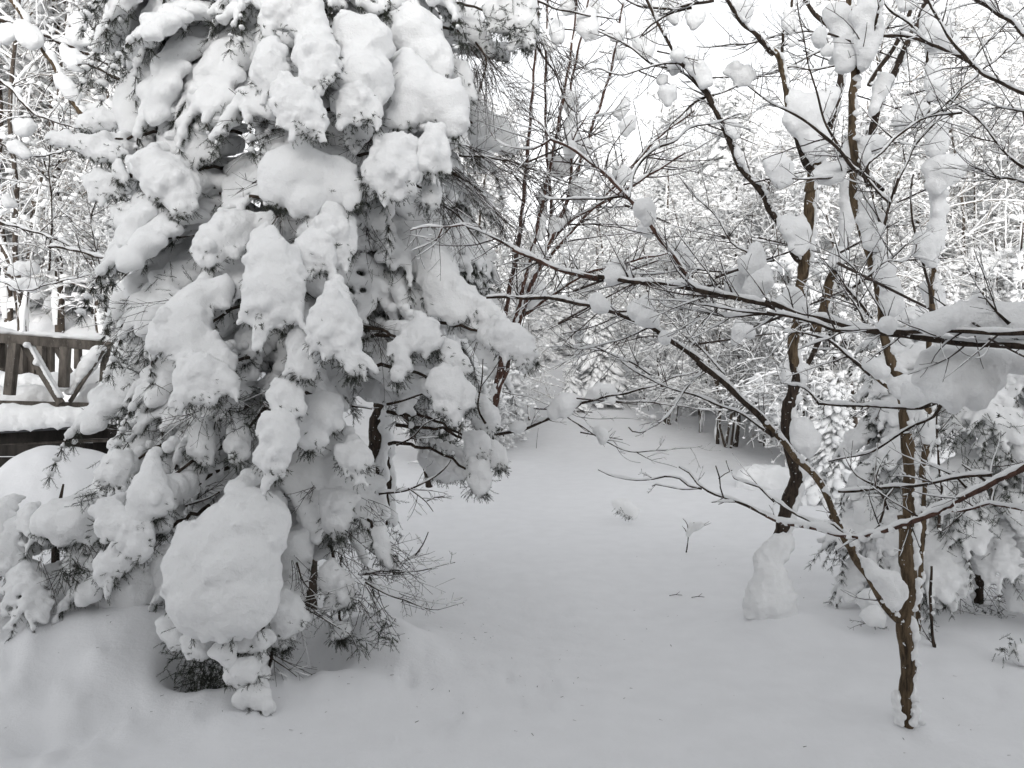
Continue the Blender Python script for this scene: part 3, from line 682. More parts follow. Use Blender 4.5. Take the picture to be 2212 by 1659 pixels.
# limbs: owner material frame w0 w1 d0 d1 snow plaster twigs | points (from the thick end)
LIMBS = """
A ochre R7 96 100 3.7 3.7 0 .42 0 | 1425,1400 1425,1360 1440,1240 1448,1100 1445,950 1430,800 1430,680 1455,520 1460,380 1440,250 1430,120 1435,-10
A ochre R6 116 92 3.7 3.7 0 .75 0 | 1215,1560 1225,1400 1235,1200 1230,1000 1215,800 1205,600 1195,420 1160,290
A ochre R4 84 76 3.7 3.7 0 .95 0 | 1180,1700 1130,1659 1090,1620 1040,1400 1000,1200 990,1080 960,850 900,650 860,560 800,330 760,100 745,-60
A ochre R2 70 56 3.7 3.7 0 .8 0 | 765,1450 745,1200 748,1000 735,800 760,680 750,400 725,200 720,-40
A dark R2 32 22 3.7 3.55 .01 .3 3 | 760,690 800,620 860,450 930,230 1000,-30
A ochre R7 56 50 3.7 3.6 .006 .5 2 | 1390,690 1320,610 1230,480 1150,340 1080,230 1030,140 975,30 950,-10
A ochre R6 66 54 3.6 3.55 .014 .5 3 | 740,1600 700,1560 620,1390 560,1250 480,1080 380,940 250,810 170,720 50,600 -10,525
A dark R5 60 52 3.55 3.6 .012 0 5 | 2212,640 2100,480 1900,300 1720,130 1620,50 1560,-2
A dark R3 52 26 3.6 3.9 .011 0 14 | 1620,1598 1560,1546 1400,1410 1250,1320 1160,1260 1050,1200 900,1150 740,1100 600,1060 520,1050 380,1020 150,1005 -250,1000
A ochre R6 34 30 3.7 3.68 .012 .5 1 | 1170,300 1100,260 1000,190 900,100 790,10
A dark R4 30 12 3.65 3.3 .012 0 6 | 890,1659 700,1500 600,1420 500,1350 350,1310 150,1300
B dark R6 130 104 5.3 5.3 0 .3 0 | 105,1620 130,1480 165,1330 250,1060 265,950 230,820 190,650 190,480 220,300 240,160 245,0
B ochre R4 94 92 5.3 5.2 0 .3 0 | 245,1660 240,1400 300,1050 310,800 340,650 365,450 390,100 400,-20
B ochre R2 90 80 5.2 5.15 0 .3 0 | 385,1640 390,1540 400,1440 440,1390
B dark R2 72 56 5.15 5.05 .012 .5 1 | 390,1440 330,1360 290,1280 250,1150
B ochre R2 58 50 5.05 4.9 .012 .8 2 | 250,1150 210,1000 180,880 170,750 150,600 110,480 0,400 -60,330
B dark R1 46 30 4.9 4.7 .012 .4 5 | 2212,460 2080,330 1950,200 1870,100 1800,-10
B dark R2 30 22 5.0 5.0 .01 .8 2 | 140,490 150,350 145,280 200,180 230,-20
B dark R2 60 66 5.15 5.0 0 .4 1 | 440,1400 480,1360 500,1180 540,1100 600,900 640,700 655,600
B dark R2 44 34 5.0 5.0 .01 .5 2 | 655,650 640,400 600,300 520,220 420,120 330,-20
B dark R2 56 66 5.3 5.2 .01 .35 3 | 890,1600 860,1450 920,1130 950,950 1000,830 1080,680 1150,500 1250,300 1310,200 1400,-20
B ochre R4 90 74 5.35 5.3 .0 .3 1 | 430,1300 500,1080 560,850 600,780 660,600 700,300 730,60
B dark R6 34 56 5.3 5.35 .0 .2 0 | 290,180 330,90 380,-20 440,-140 470,-230
B dark R2 44 34 5.1 5.0 .008 .3 2 | 890,740 960,590 1080,440 1180,250 1250,60 1290,-20
B dark R4 62 44 5.25 5.1 .012 .5 3 | 300,690 250,640 200,520 100,350 0,180 -60,60
B dark R1 54 46 5.1 4.9 .012 .7 8 | 2110,1659 2050,1580 1900,1400 1850,1250 1760,1040 1680,900 1600,730 1480,600 1380,530
B dark R1 30 22 4.9 4.8 .012 .3 7 | 1370,520 1340,430 1270,290 1200,170 1110,-20
B dark R1 24 10 5.0 5.0 .008 0 12 | 1650,830 1500,680 1400,610 1200,560 1080,490 960,400 850,330 700,270
B dark R1 16 7 4.9 5.0 .008 0 9 | 1380,545 1200,560 1050,600 930,645 800,620 700,590 560,640
B dark R1 28 16 4.8 5.1 .01 0 9 | 1700,0 1540,30 1400,65 1250,70 1080,60 940,-5
B dark R1 22 9 4.9 5.1 .008 0 6 | 1500,60 1350,110 1200,180 1120,250 1060,330
B dark R1 22 8 5.0 5.1 .007 0 8 | 1700,820 1600,850 1500,900 1400,1000 1320,1080 1290,1200
B dark R1 14 6 5.0 5.2 .007 0 7 | 1650,830 1800,780 1980,710 2100,650 2212,610
B dark R1 18 8 5.1 5.2 .006 0 6 | 2212,320 2000,370 1800,390 1580,410
B dark R2 16 8 5.0 5.1 .01 0 6 | 595,295 450,285 330,270 160,300 0,330
B dark R2 16 8 5.0 5.1 .008 0 6 | 610,560 420,600 250,570 120,600 -20,640
B dark R2 18 8 5.0 5.1 .008 0 6 | 600,450 480,440 330,500 160,600 0,640
limb dark R1 28 8 3.1 3.5 .010 0 6 | 970,1690 1000,1500 1080,1380 1200,1280 1350,1210 1500,1100 1750,1040 1930,975
limb red R1 9 4 3.3 3.3 0 0 1 | 1240,1260 1220,1180 1200,1120
limb dark R4 60 46 2.6 2.85 .012 0 7 | 2330,1440 2212,1430 1900,1400 1650,1385 1430,1370 1280,1350 1100,1310 900,1280 700,1250 500,1190 300,1150 100,1070 -10,1040
limb dark R3 48 44 2.85 3.1 .016 0 14 | 2212,1080 2140,1050 2000,1030 1800,990 1550,930 1300,900 1100,870 900,850 700,830
limb red R3 44 30 3.1 3.3 .012 0 9 | 700,830 450,790 250,710 100,650 -20,595
limb red L2 22 7 3.3 3.5 .008 0 8 | 1880,1659 1700,1590 1600,1545 1500,1480 1380,1420 1280,1380 1180,1385 1050,1390 930,1415
limb red L2 9 5 3.42 3.5 .006 0 2 | 1130,1395 1090,1470 1040,1475 1010,1460
limb dark R4 48 26 2.5 2.8 .010 0 10 | 2330,1305 2212,1300 1900,1300 1600,1295 1400,1285 1100,1290 800,1290 600,1280 450,1220 200,1170 0,1130
limb dark R3 24 12 2.8 3.0 .009 0 8 | 2212,1160 1900,1110 1600,1070 1420,1040 1320,960
limb dark R3 20 9 2.9 3.1 .010 0 7 | 2100,1150 1850,1170 1600,1120 1300,1080 1220,1020
limb red R3 44 34 3.05 3.3 .010 0 7 | 1540,930 1400,730 1280,540 1130,350 950,130 810,-10
limb red R1 34 22 3.3 3.5 .010 0 9 | 830,1550 650,1400 450,1260 300,1190
limb red R1 18 7 3.5 3.6 .006 0 5 | 300,1195 230,1240 150,1275 0,1265 -90,1250 -170,1200 -210,1140
limb red R1 14 6 3.5 3.5 .006 0 6 | 480,1210 520,1120 560,1060 640,930
limb red R1 12 5 3.5 3.6 .006 0 6 | 290,1190 220,1060 100,1000 0,960 -60,900
limb dark R3 22 10 3.3 3.4 .008 0 5 | 960,140 780,150 600,155 400,165 260,150 200,90
limb dark R3 20 8 3.0 3.2 .009 0 8 | 2212,690 2100,700 1960,600 1850,530 1700,290 1500,100 1430,0
limb dark R3 18 8 3.1 3.2 .008 0 8 | 1960,760 1840,780 1500,760 1300,790 960,805
limb dark R2 24 34 4.4 4.2 .012 0 3 | 960,300 1200,310 1380,360 1430,390
limb dark R2 40 22 3.4 4.2 .012 0 9 | 2330,850 2212,800 1980,690 1850,620 1750,540 1600,450 1400,370 1280,250 1100,110 1000,-10
limb dark R2 32 24 3.6 3.8 .010 0 6 | 1770,560 1620,380 1520,240 1390,-10
limb dark R2 48 34 3.4 3.8 .014 0 7 | 2330,340 2212,290 2100,190 1950,80 1800,-10
limb dark R2 24 14 3.6 4.4 .008 0 16 | 820,1470 1000,1290 1200,1110 1380,1000 1480,950 1600,830 1800,650 2040,450 2212,270 2300,170
limb dark R2 20 9 3.8 4.0 .008 0 9 | 1690,970 1480,980 1380,1000 1200,1080 1060,1080
limb dark R2 22 14 3.9 4.4 .007 0 12 | 1100,1659 1200,1400 1330,1180 1500,1000 1650,800 1750,540 1900,370 2060,200 2212,60
limb dark R2 26 12 3.7 4.0 .009 0 9 | 2212,1440 2100,1360 1950,1180 1830,1040 1710,930 1640,900
limb dark R2 20 10 3.7 4.0 .008 0 9 | 2240,960 2100,940 1950,900 1850,860
limb dark R2 24 10 3.8 4.2 .009 0 8 | 2240,1560 2100,1540 1950,1510 1850,1460 1730,1440
A dark R2 40 10 3.6 3.5 .010 0 8 | 1000,1640 860,1520 750,1440 640,1300 520,1180 370,1060 200,960 0,860 -150,740
A dark R2 24 8 3.6 3.55 .006 0 6 | 740,1440 620,1240 500,1030 430,770 360,530 310,250 265,-20
A dark R2 26 12 3.6 3.5 .009 0 3 | 740,1450 660,1480 540,1530 390,1535 220,1530
A dark R4 34 18 3.65 3.55 .008 0 7 | 930,620 1010,400 1070,180 1130,-20
A dark R4 22 12 3.55 3.5 .014 0 4 | 1060,190 960,90 880,-10
A dark R4 22 8 3.5 3.4 .009 0 7 | 730,920 900,800 1050,690 1170,700 1280,600 1285,540
A dark R4 16 10 3.5 3.4 .008 0 3 | 1050,690 1130,620 1200,550
A dark R4 26 8 3.3 3.35 .010 0 7 | 910,1180 800,1040 700,930 580,760 480,710 380,700
A dark R4 20 8 3.2 3.3 .008 0 6 | 870,1280 780,1000 770,770 640,650 600,540 500,500 480,420
limb dark R6 32 24 3.0 3.3 .014 0 6 | 1500,345 1340,395 1150,395 900,390 650,370 460,370
limb dark R6 22 8 3.3 3.4 .010 0 5 | 460,370 380,270 280,210 120,180
limb dark R6 30 12 3.0 3.3 .008 0 4 | 1500,350 1430,470 1300,540 1050,690 850,790 640,840 540,860
limb dark R6 32 26 2.7 3.0 .010 0 3 | 1940,970 1800,980 1600,1010 1350,1050 1100,1080 850,1105 620,1110
limb red R6 56 30 2.4 3.0 .018 .25 8 | 2330,850 2212,900 2000,1010 1900,1080 1700,1180 1550,1250 1400,1310 1250,1380 1050,1450 900,1480 800,1500 600,1490 430,1440 250,1400 100,1360 0,1320
limb dark R5 32 14 3.0 3.2 .010 0 3 | 2212,1350 2050,1280 1900,1210 1780,1160 1650,1110 1560,1050 1480,960 1390,905
limb dark R5 18 9 3.15 3.25 .008 0 2 | 1600,1095 1480,1060 1400,1000 1270,990 1170,1015 1030,1020 800,970 705,930
limb dark R5 13 8 3.15 3.25 .007 0 2 | 1560,1085 1430,1100 1300,1080 1200,1060 1165,1070
limb dark R6 28 18 2.85 3.0 .010 0 1 | 650,1470 580,1410 480,1400 350,1350 200,1270 60,1180
limb dark R5 18 12 3.0 3.1 .008 0 2 | 2212,1200 2160,1150 2090,1080 1990,1050 1880,1010 1830,930 1800,850
limb dark R5 14 10 3.1 3.1 .004 0 1 | 1780,1160 1750,1080 1740,1000 1705,900
limb dark R5 10 8 3.1 3.1 .003 0 0 | 1740,1000 1790,960 1850,930
limb dark R5 10 7 3.1 3.1 .005 0 0 | 1780,1175 1720,1205 1680,1205
limb red R6 28 18 2.55 2.8 .012 0 3 | 2330,1300 2212,1280 1980,1230 1920,1210 1800,1250 1650,1290 1510,1285
limb dark R6 26 12 2.7 2.75 .007 0 2 | 1930,1205 1940,1100 1910,1040 1800,960 1690,890
limb dark R6 18 6 2.7 2.8 .005 0 2 | 1915,1050 1950,850 1985,750 2010,590
limb dark R6 24 10 2.8 2.85 .006 0 2 | 1050,1280 1010,1160 960,1100 945,980 1010,820 1060,760
limb dark R6 22 8 2.8 2.85 .008 0 2 | 1000,1100 920,1060 780,980 690,840 660,740
limb dark R6 24 14 2.8 2.8 .006 0 2 | 880,1470 960,1400 1000,1290 1020,1180 1100,1090
limb red R6 12 6 2.8 2.85 .003 0 1 | 945,1070 930,950 940,850 960,700
limb dark R6 22 16 2.75 2.7 .004 0 0 | 1250,1420 1290,1500 1325,1590
limb dark R6 22 7 2.8 2.9 .008 0 3 | 1720,1090 1640,1000 1470,910 1330,830 1270,740
limb dark R6 14 9 2.8 2.8 .004 0 0 | 1515,1290 1510,1230 1480,1180
limb dark R4 30 10 2.55 2.6 .004 0 2 | 2100,1225 1990,1120 1880,1010 1810,1000
limb dark R4 12 6 2.6 2.6 .004 0 1 | 1990,1195 1900,1180 1830,1130 1760,1120
low dark R5 30 26 6.0 5.6 .014 0 3 | -330,600 -150,620 0,600 150,550 300,480 450,420 560,360
low dark R5 24 8 5.6 5.2 .010 0 14 | 560,360 700,320 900,280 1150,220 1350,140 1560,90
low dark R5 16 6 5.6 5.3 .008 0 8 | 680,350 900,345 1100,350 1300,370 1500,400 1700,425 1820,425
low dark R5 15 5 5.6 5.2 .006 0 8 | 400,450 550,550 720,660 900,750 1050,780 1200,765 1450,745 1600,725
low dark R5 8 3 5.3 5.2 .004 0 3 | 1040,785 1200,860 1380,910
low dark R5 7 4 5.6 5.5 .003 0 5 | 460,430 520,470 620,490 850,490 1050,490 1135,470
low dark R5 5 3 5.5 5.4 .003 0 2 | 860,740 900,800 980,850 1070,870
low dark R5 10 5 5.9 5.7 .006 0 1 | -120,265 0,285 150,320 280,375
Alimb dark R5 20 10 3.7 3.4 .010 0 4 | 1600,70 1500,180 1400,330 1280,480 1180,560 1070,615 1000,600 965,560
Alimb dark R5 24 12 3.6 4.0 .010 0 9 | 2200,640 1950,460 1750,380 1550,300 1300,220 1150,160 900,0
Alimb dark R3 18 8 4.0 4.2 .009 0 10 | 1150,1659 1000,1570 850,1500 720,1440 600,1420 460,1430
Alimb dark R3 14 7 3.8 4.0 .008 0 9 | 1170,1250 1000,1320 850,1380 640,1430 530,1440 430,1415
Alimb dark R3 20 9 3.9 4.2 .009 0 9 | 1780,1659 1650,1500 1540,1390 1460,1270 1400,1130 1380,1080
Alimb dark R4 12 7 3.5 3.5 .009 0 5 | 460,1220 300,1240 150,1380 20,1520 -60,1560
C ochre Q 30 26 4.8 4.85 0 .3 0 | 455,1495 465,1300 480,1050 495,850 500,600 500,330
C ochre R6 56 60 4.85 4.85 0 .9 0 | 1340,1000 1380,700 1390,400 1400,0
C ochre R4 48 40 4.85 4.85 0 1.3 1 | 1400,1500 1420,1100 1435,800 1450,500 1470,200 1440,-20
C dark R2 32 24 4.85 4.85 .01 1.3 2 | 1420,1600 1450,1300 1420,1100 1400,900 1390,540 1400,300 1430,-20
C dark R4 26 14 4.7 4.7 .008 .0 3 | 1425,1060 1400,900 1350,720 1320,600 1250,300 1240,100 1270,-60
sap dark Q 20 14 4.6 4.6 .0 .25 1 | 570,1560 545,1420 538,1200 540,1050
sap dark Q 16 8 4.6 4.5 .004 .2 3 | 585,830 600,650 590,450 570,270 580,130 590,60
"""
MATS = {}
# ------------------------------------------------------------------ ground
def build_ground():
    th = np.concatenate([np.linspace(-180, -48, 30)[:-1], np.linspace(-48, 48, 430), np.linspace(48, 180, 30)[1:]])
    th = np.radians(th); r = np.geomspace(.25, 420, 370)
    R, T = np.meshgrid(r, th, indexing='ij'); X = R * np.sin(T); Y = R * np.cos(T)
    Z = ground_z(X, np.where(Y > .2, Y, .2)); Z = np.where(Y < .2, Z * 0 + .1 * vnoise(X / 3, Y / 3, 3) + 3 * sstep(30, 120, R), Z)
    n, m = X.shape; v = np.column_stack([X.ravel(), Y.ravel(), Z.ravel()])
    i = np.arange(n - 1)[:, None] * m; j = np.arange(m - 1)[None]
    q = np.stack([i + j, i + m + j, i + m + j + 1, i + j + 1], -1).reshape(-1, 4)[:, ::-1]
    mb = MB(); mb.add(v, q); o = mb.obj('snow_ground', GSNOW); o['kind'] = 'structure'
    return o
build_ground()
def gz(x, y): return float(ground_z(np.array([x]), np.array([y]))[0])
def base_at(x, d):
    X = (x - CX) / FPX * d; return np.array([X, d, gz(X, d)])

# ------------------------------------------------------------------ deck with its railing
def dpt(x, y, d): return P(x * .2688, 641.0 + y * .2688, d)
deck_base = np.array([-4.4, 8.2, gz(-4.4, 8.2)])
deck = thing('wooden_deck', 'weathered grey timber deck with braced railing under thick snow at the left edge', 'deck', deck_base)
def beam(name, a, b, w, dep, mt=WOOD, par=None):
    a = np.asarray(a); b = np.asarray(b); u = b - a; L = np.linalg.norm(u); u /= L
    f = np.array([0, 1.0, 0]); f -= u * (u @ f); f /= np.linalg.norm(f); s = np.cross(u, f)
    mb = MB(); mb.box((a + b) / 2, (u, f, s), (L / 2, dep / 2, w / 2))
    o = mb.obj(name, mt, par or deck, deck_base, smooth=False)
    m = o.modifiers.new('b', 'BEVEL'); m.width = .006; m.segments = 2
    return o
px8 = .2688 / FPX * 8
rail = beam('top_rail', dpt(-260, 315, 7.9), dpt(935, 412, 8.5), 70 * px8, .05)
beam('handrail_cap', dpt(-260, 288, 7.92) + (0, .06, 0), dpt(945, 378, 8.52) + (0, .06, 0), .03, .16)
for x0, y0, x1, y1, w, d in ((-2, 362, -4, 570, 44, 8.03), (118, 372, 75, 790, 66, 8.02), (528, 402, 511, 730, 64, 8.2), (858, 425, 843, 690, 64, 8.42), (-190, 362, -215, 700, 62, 7.95)):
    beam('post', dpt(x0, y0, d + .05), dpt(x1, y1, d + .05), w * px8, .09)
for x0, y0, x1, y1, w, d in ((178, 395, 175, 660, 50, 9.5), (330, 395, 330, 660, 52, 9.6), (262, 395, 262, 655, 66, 9.62), (406, 395, 405, 640, 46, 9.7), (629, 405, 626, 580, 42, 9.9), (905, 430, 905, 600, 42, 10.1), (20, 380, 18, 640, 48, 9.4)):
    beam('rear_post', dpt(x0, y0, d), dpt(x1, y1, d), w * px8 * 1.15, .09)
beam('rear_rail', dpt(-200, 345, 9.35), dpt(960, 412, 10.15), .085, .05)
beam('brace', dpt(195, 380, 8.18), dpt(492, 860, 8.18), 58 * px8, .045)
beam('brace', dpt(828, 432, 8.34), dpt(562, 845, 8.34), 26 * px8, .045)
beam('brace', dpt(438, 395, 9.75), dpt(585, 640, 9.75), 46 * px8, .045)
beam('kick_board', dpt(-200, 850, 8.12), dpt(960, 878, 8.45), 44 * px8, .04)
beam('fascia_board', dpt(-400, 1098, 7.42), dpt(905, 1022, 8.0), 44 * px8, .03, mat('grey_fascia', m_bark((.07, .072, .075), (.13, .13, .135), 8, .8)))
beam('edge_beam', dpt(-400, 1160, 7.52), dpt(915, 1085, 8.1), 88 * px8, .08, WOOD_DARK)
for k in range(14):                                     # floor boards seen edge on
    f = k / 13
    a = dpt(-400, 1060, 7.6) + (0, f * 2.4, 0); b = dpt(905, 1000, 8.15) + (0, f * 2.4, 0); a[2] = b[2] = .62 + .4
    beam('floor_board', a + (0, 0, .0), b + (0, 0, .0), .03, .16, WOOD)
for k in range(7):                                      # boards coloured near black to stand in for the shade under the deck
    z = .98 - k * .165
    beam('underdeck_shade_board', (-8.2, 9.3, z), (-2.9, 9.6, z), .155, .03, WOOD_DARK)
for x, y0, y1, w in ((838, 1130, 1420, 110),):
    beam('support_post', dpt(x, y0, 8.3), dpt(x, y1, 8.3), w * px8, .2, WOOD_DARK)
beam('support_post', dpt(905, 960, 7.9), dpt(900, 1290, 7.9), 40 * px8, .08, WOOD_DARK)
def dsnow(name, fr, s, d, tilt=.3, rmax=.16, lump=.03):
    return snow_shape(name, deck, deck_base, fr, parse(s), d, tilt, rmax, .1, 0, .018, lumps=lump)
dsnow('snow_cover', 'D1', '-400,900 -60,890 90,858 230,885 300,880 360,850 440,892 560,885 620,892 740,880 900,890 930,1015 600,1035 300,1055 0,1075 -400,1105', 7.55, .2, .20)
dsnow('snow_cover', 'D1', '-400,700 -60,690 50,745 150,720 300,700 420,770 500,840 560,845 640,790 720,700 830,700 960,640 980,870 600,865 100,865 -400,860', 8.55, .3, .2)
dsnow('snow_cover', 'D1', '-400,560 -60,560 0,600 130,630 240,615 320,655 430,605 560,640 640,560 760,590 900,575 1000,560 1000,760 500,760 -400,760', 9.2, .3, .25)
def cap_snow(a, b, th, name='snow_cap', w=.07):
    n = int(np.linalg.norm(b - a) / .03); r_ = np.random.default_rng(int(th * 1e4)); mb = MB()
    for k in range(n):
        q = a + (b - a) * (k / n); s = th * (.75 + .35 * math.sin(k * .31) * math.sin(k * .13) + .2 * r_.random())
        for yy in (-.03, .03): mb.ball(q + (0, yy, s * .45), max(s, .02), 1, (1.3, 1.1, .8))
        if r_.random() < .1: mb.ball(q + (0, -.06, -.01 - .03 * r_.random()), r_.uniform(.02, .04), 1)
    return snow_object(name, mb, deck, deck_base, .016, .02, .012)
cap_snow(dpt(-260, 275, 7.93) + (0, .06, 0), dpt(948, 364, 8.53) + (0, .06, 0), .055)
cap_snow(dpt(235, 375, 8.14), dpt(500, 830, 8.14), .012)
cap_snow(dpt(800, 430, 8.36), dpt(562, 800, 8.36), .06)
dsnow('snow_cap', 'D1', '220,290 350,280 360,300 240,305', 9.4)
dsnow('snow_cap', 'D1', '640,540 700,470 780,430 810,440 760,520 690,610 640,640 600,620', 8.5, .2, .12)

# ------------------------------------------------------------------ the big spruce
def spec_lines(s):
    for l in s.strip().splitlines():
        h, p = l.split('|'); yield h.split(), parse(p)
def build_boughs(spec, root, base):
    for h, pts in spec_lines(spec):
        fr, d, tilt, rmax, lump, need = h[0], *map(float, h[1:6])
        poly = poly_world(fr, pts, d)
        top = poly[np.argmax(poly[:, 1])]; c = poly.mean(0)
        # the branch that carries it runs back to the trunk
        br = MB(); a = np.array([c[0], d + .02, c[1] - .02]); t = np.array([base[0] + (c[0] - base[0]) * .55, d + (base[1] - d) * .45, c[1] + .16])
        t2 = (a + t) / 2 + (.03, 0, .05); q = cr(np.array([t, t2, a]), .05); q += np.random.default_rng(NS[0]).normal(size=q.shape) * .006
        br.tube(q, np.linspace(.012, .006, len(q)), 5)
        bo = br.obj('bough', BARK_DARK, root, base)
        snow_shape('snow_load', bo, base, fr, pts, d, tilt, rmax, lump, need * 1.7 + .2, neck=base if rmax >= .095 else None, lumps=.03 + .015 * (rmax > .15))
sp_base = np.array([-1.45, 5.25, gz(-1.45, 5.25)])
spruce = thing('spruce_tree', 'huge spruce in the left foreground buried under heavy drooping pillows of snow', 'tree', sp_base)
mb = MB(); tp = cr(np.array([[-1.45, 5.25, -.2, .15], [-1.42, 5.25, 2.2, .12], [-1.40, 5.3, 5.0, .085], [-1.4, 5.3, 8.2, .02]]), .15); mb.tube(tp[:, :3], tp[:, 3], 12)
mb.obj('trunk', BARK_DARK, spruce, sp_base)
build_boughs(SPRUCE, spruce, sp_base)
# generic boughs (attach point at the origin, reaching out along -Y and drooping)
def bough_proto(seed, L=.8, W=.34, lumpy=.9, voxel=.015, fingers=5, need=1.0, holder=None, far=False):
    r_ = np.random.default_rng(seed); root = MB(); sm = MB(); nm = MB()
    q = np.array([[0, 0, 0], [r_.normal() * .05, -.35 * L, .02 * L], [r_.normal() * .08, -.72 * L, -.16 * L], [r_.normal() * .1, -L, -.52 * L]])
    c = cr(q, .05); root.tube(c, np.linspace(.016, .004, len(c)), 5)
    ends = []
    for i, p in enumerate(c):
        t = i / len(c)
        w = W * (.28 + .9 * math.sin(min(1, t * 1.25) * math.pi * .62)) * .5
        for k in range(4):
            x = r_.uniform(-1, 1) * w; r = .045 + .055 * math.sin(t * 3.0) * (1 - abs(x) / (w + .01) * .5) 
            sm.ball(p + (x, r_.normal() * .02, .02 - abs(x) * .55), r * r_.uniform(.8, 1.15), 1, (1, 1, .85))
    for k in range(fingers):
        t = .45 + .55 * k / max(1, fingers - 1); sgn = (-1) ** k; p = c[min(len(c) - 1, int(t * (len(c) - 1)))]
        dr = np.array([sgn * (.9 - t * .5) + r_.normal() * .1, -.45, -.55]); dr /= np.linalg.norm(dr); ln = W * r_.uniform(.55, 1.0)
        f = [p]
        for s in range(5): f.append(f[-1] + dr * ln / 5); dr = dr + (0, 0, -.28); dr /= np.linalg.norm(dr)
        f = np.array(f); root.tube(f, np.linspace(.006, .002, len(f)), 4)
        for s, g in enumerate(f):
            r = .052 * (1 - s * .11) * r_.uniform(.85, 1.2); sm.ball(g + (0, 0, .01), r, 1)
            if lumpy:
                for _ in range(int(3 * lumpy)):
                    e = r_.normal(size=3); e[2] -= .3; e /= np.linalg.norm(e); sm.ball(g + e * r * .95, r_.uniform(.014, .03), 0)
            for _ in range(int(4 * need)):
                e = dr + r_.normal(size=3) * .55 + (0, 0, -.25); add_sprig(nm, g + (0, 0, -r * .5), e, r_.uniform(.06, .12))
    for _ in range(int(22 * need)):
        p = c[r_.integers(len(c) // 3, len(c))]; e = np.array([r_.normal() * .8, -.4, -.8])
        add_sprig(nm, p + (r_.normal() * W * .3, 0, -.05), e, r_.uniform(.07, .13))
    ro = root.obj('bough', BARK_DARK, holder)
    so_ = snow_object('snow_load', sm, ro, (0, 0, 0), voxel, .03, .012)
    nm.obj('needle_spray', NEEDLE, so_, smooth=False)
    return ro
PROTO = [bough_proto(100 + i, L=.62 + .07 * i, W=.30 + .04 * i, lumpy=.25 + .4 * (i % 3), voxel=.019, fingers=4 + i % 4, need=1.7 + .6 * (i % 2)) for i in range(7)]
PROTO_USED = [False] * len(PROTO)
def place_bough(i, parent, base, p, az, sc_=1.0, pitch=0.0, roll=0.0):
    o = PROTO[i] if not PROTO_USED[i] else copy_tree(PROTO[i]); PROTO_USED[i] = True
    o.parent = parent; o.location = np.asarray(p) - base
    o.rotation_euler = (pitch, roll, az); o.scale = (sc_, sc_, sc_)
    return o
OPEN = [(790, 900, 1100, 1230), (640, 1190, 1200, 1500), (-400, 680, 235, 1075), (560, 1300, 900, 1500)]   # where the photograph looks past the boughs
def keep_out(c):
    m = 45
    x = CX + c[0] / c[1] * FPX; y = CY - (c[2] - CAMZ) / c[1] * FPX
    return not any(a - m < x < u + m and b - m < y < v + m for a, b, u, v in OPEN)
def fill_tree(root, base, n, zlo, zhi, rfun, r_, azr=(-1.9, 1.9), s=(.7, 1.1), cx=None, front=.8):
    for k in range(n):
        z = zlo + (zhi - zlo) * ((k + r_.random()) / n); az = r_.uniform(*azr)
        R = rfun(z) * (front + (1 - front) * abs(math.sin(az))); i = r_.integers(len(PROTO)); sc_ = r_.uniform(*s) * (.55 + .45 * min(1, R / .9))
        L = .75 * sc_; inner = max(0, R - L)
        x0, y0 = (base[0], base[1]) if cx is None else cx(z)
        p = np.array([x0 + math.sin(az) * inner, y0 - math.cos(az) * inner, z])
        c = p + np.array([math.sin(az), -math.cos(az), -.45]) * .42 * sc_
        if not keep_out(c): continue
        place_bough(i, root, base, p, az, sc_, r_.uniform(-.15, .35), r_.normal() * .12)
r1 = np.random.default_rng(31)
fill_tree(spruce, sp_base, 210, .55, 4.6, lambda z: 1.15 - .05 * z, r1, (-2.0, 2.0), (.6, .95), front=.5)
fill_tree(spruce, sp_base, 70, 4.5, 8.3, lambda z: max(.15, 1.30 - .14 * z) , r1, (-3.14, 3.14), (.8, 1.2))

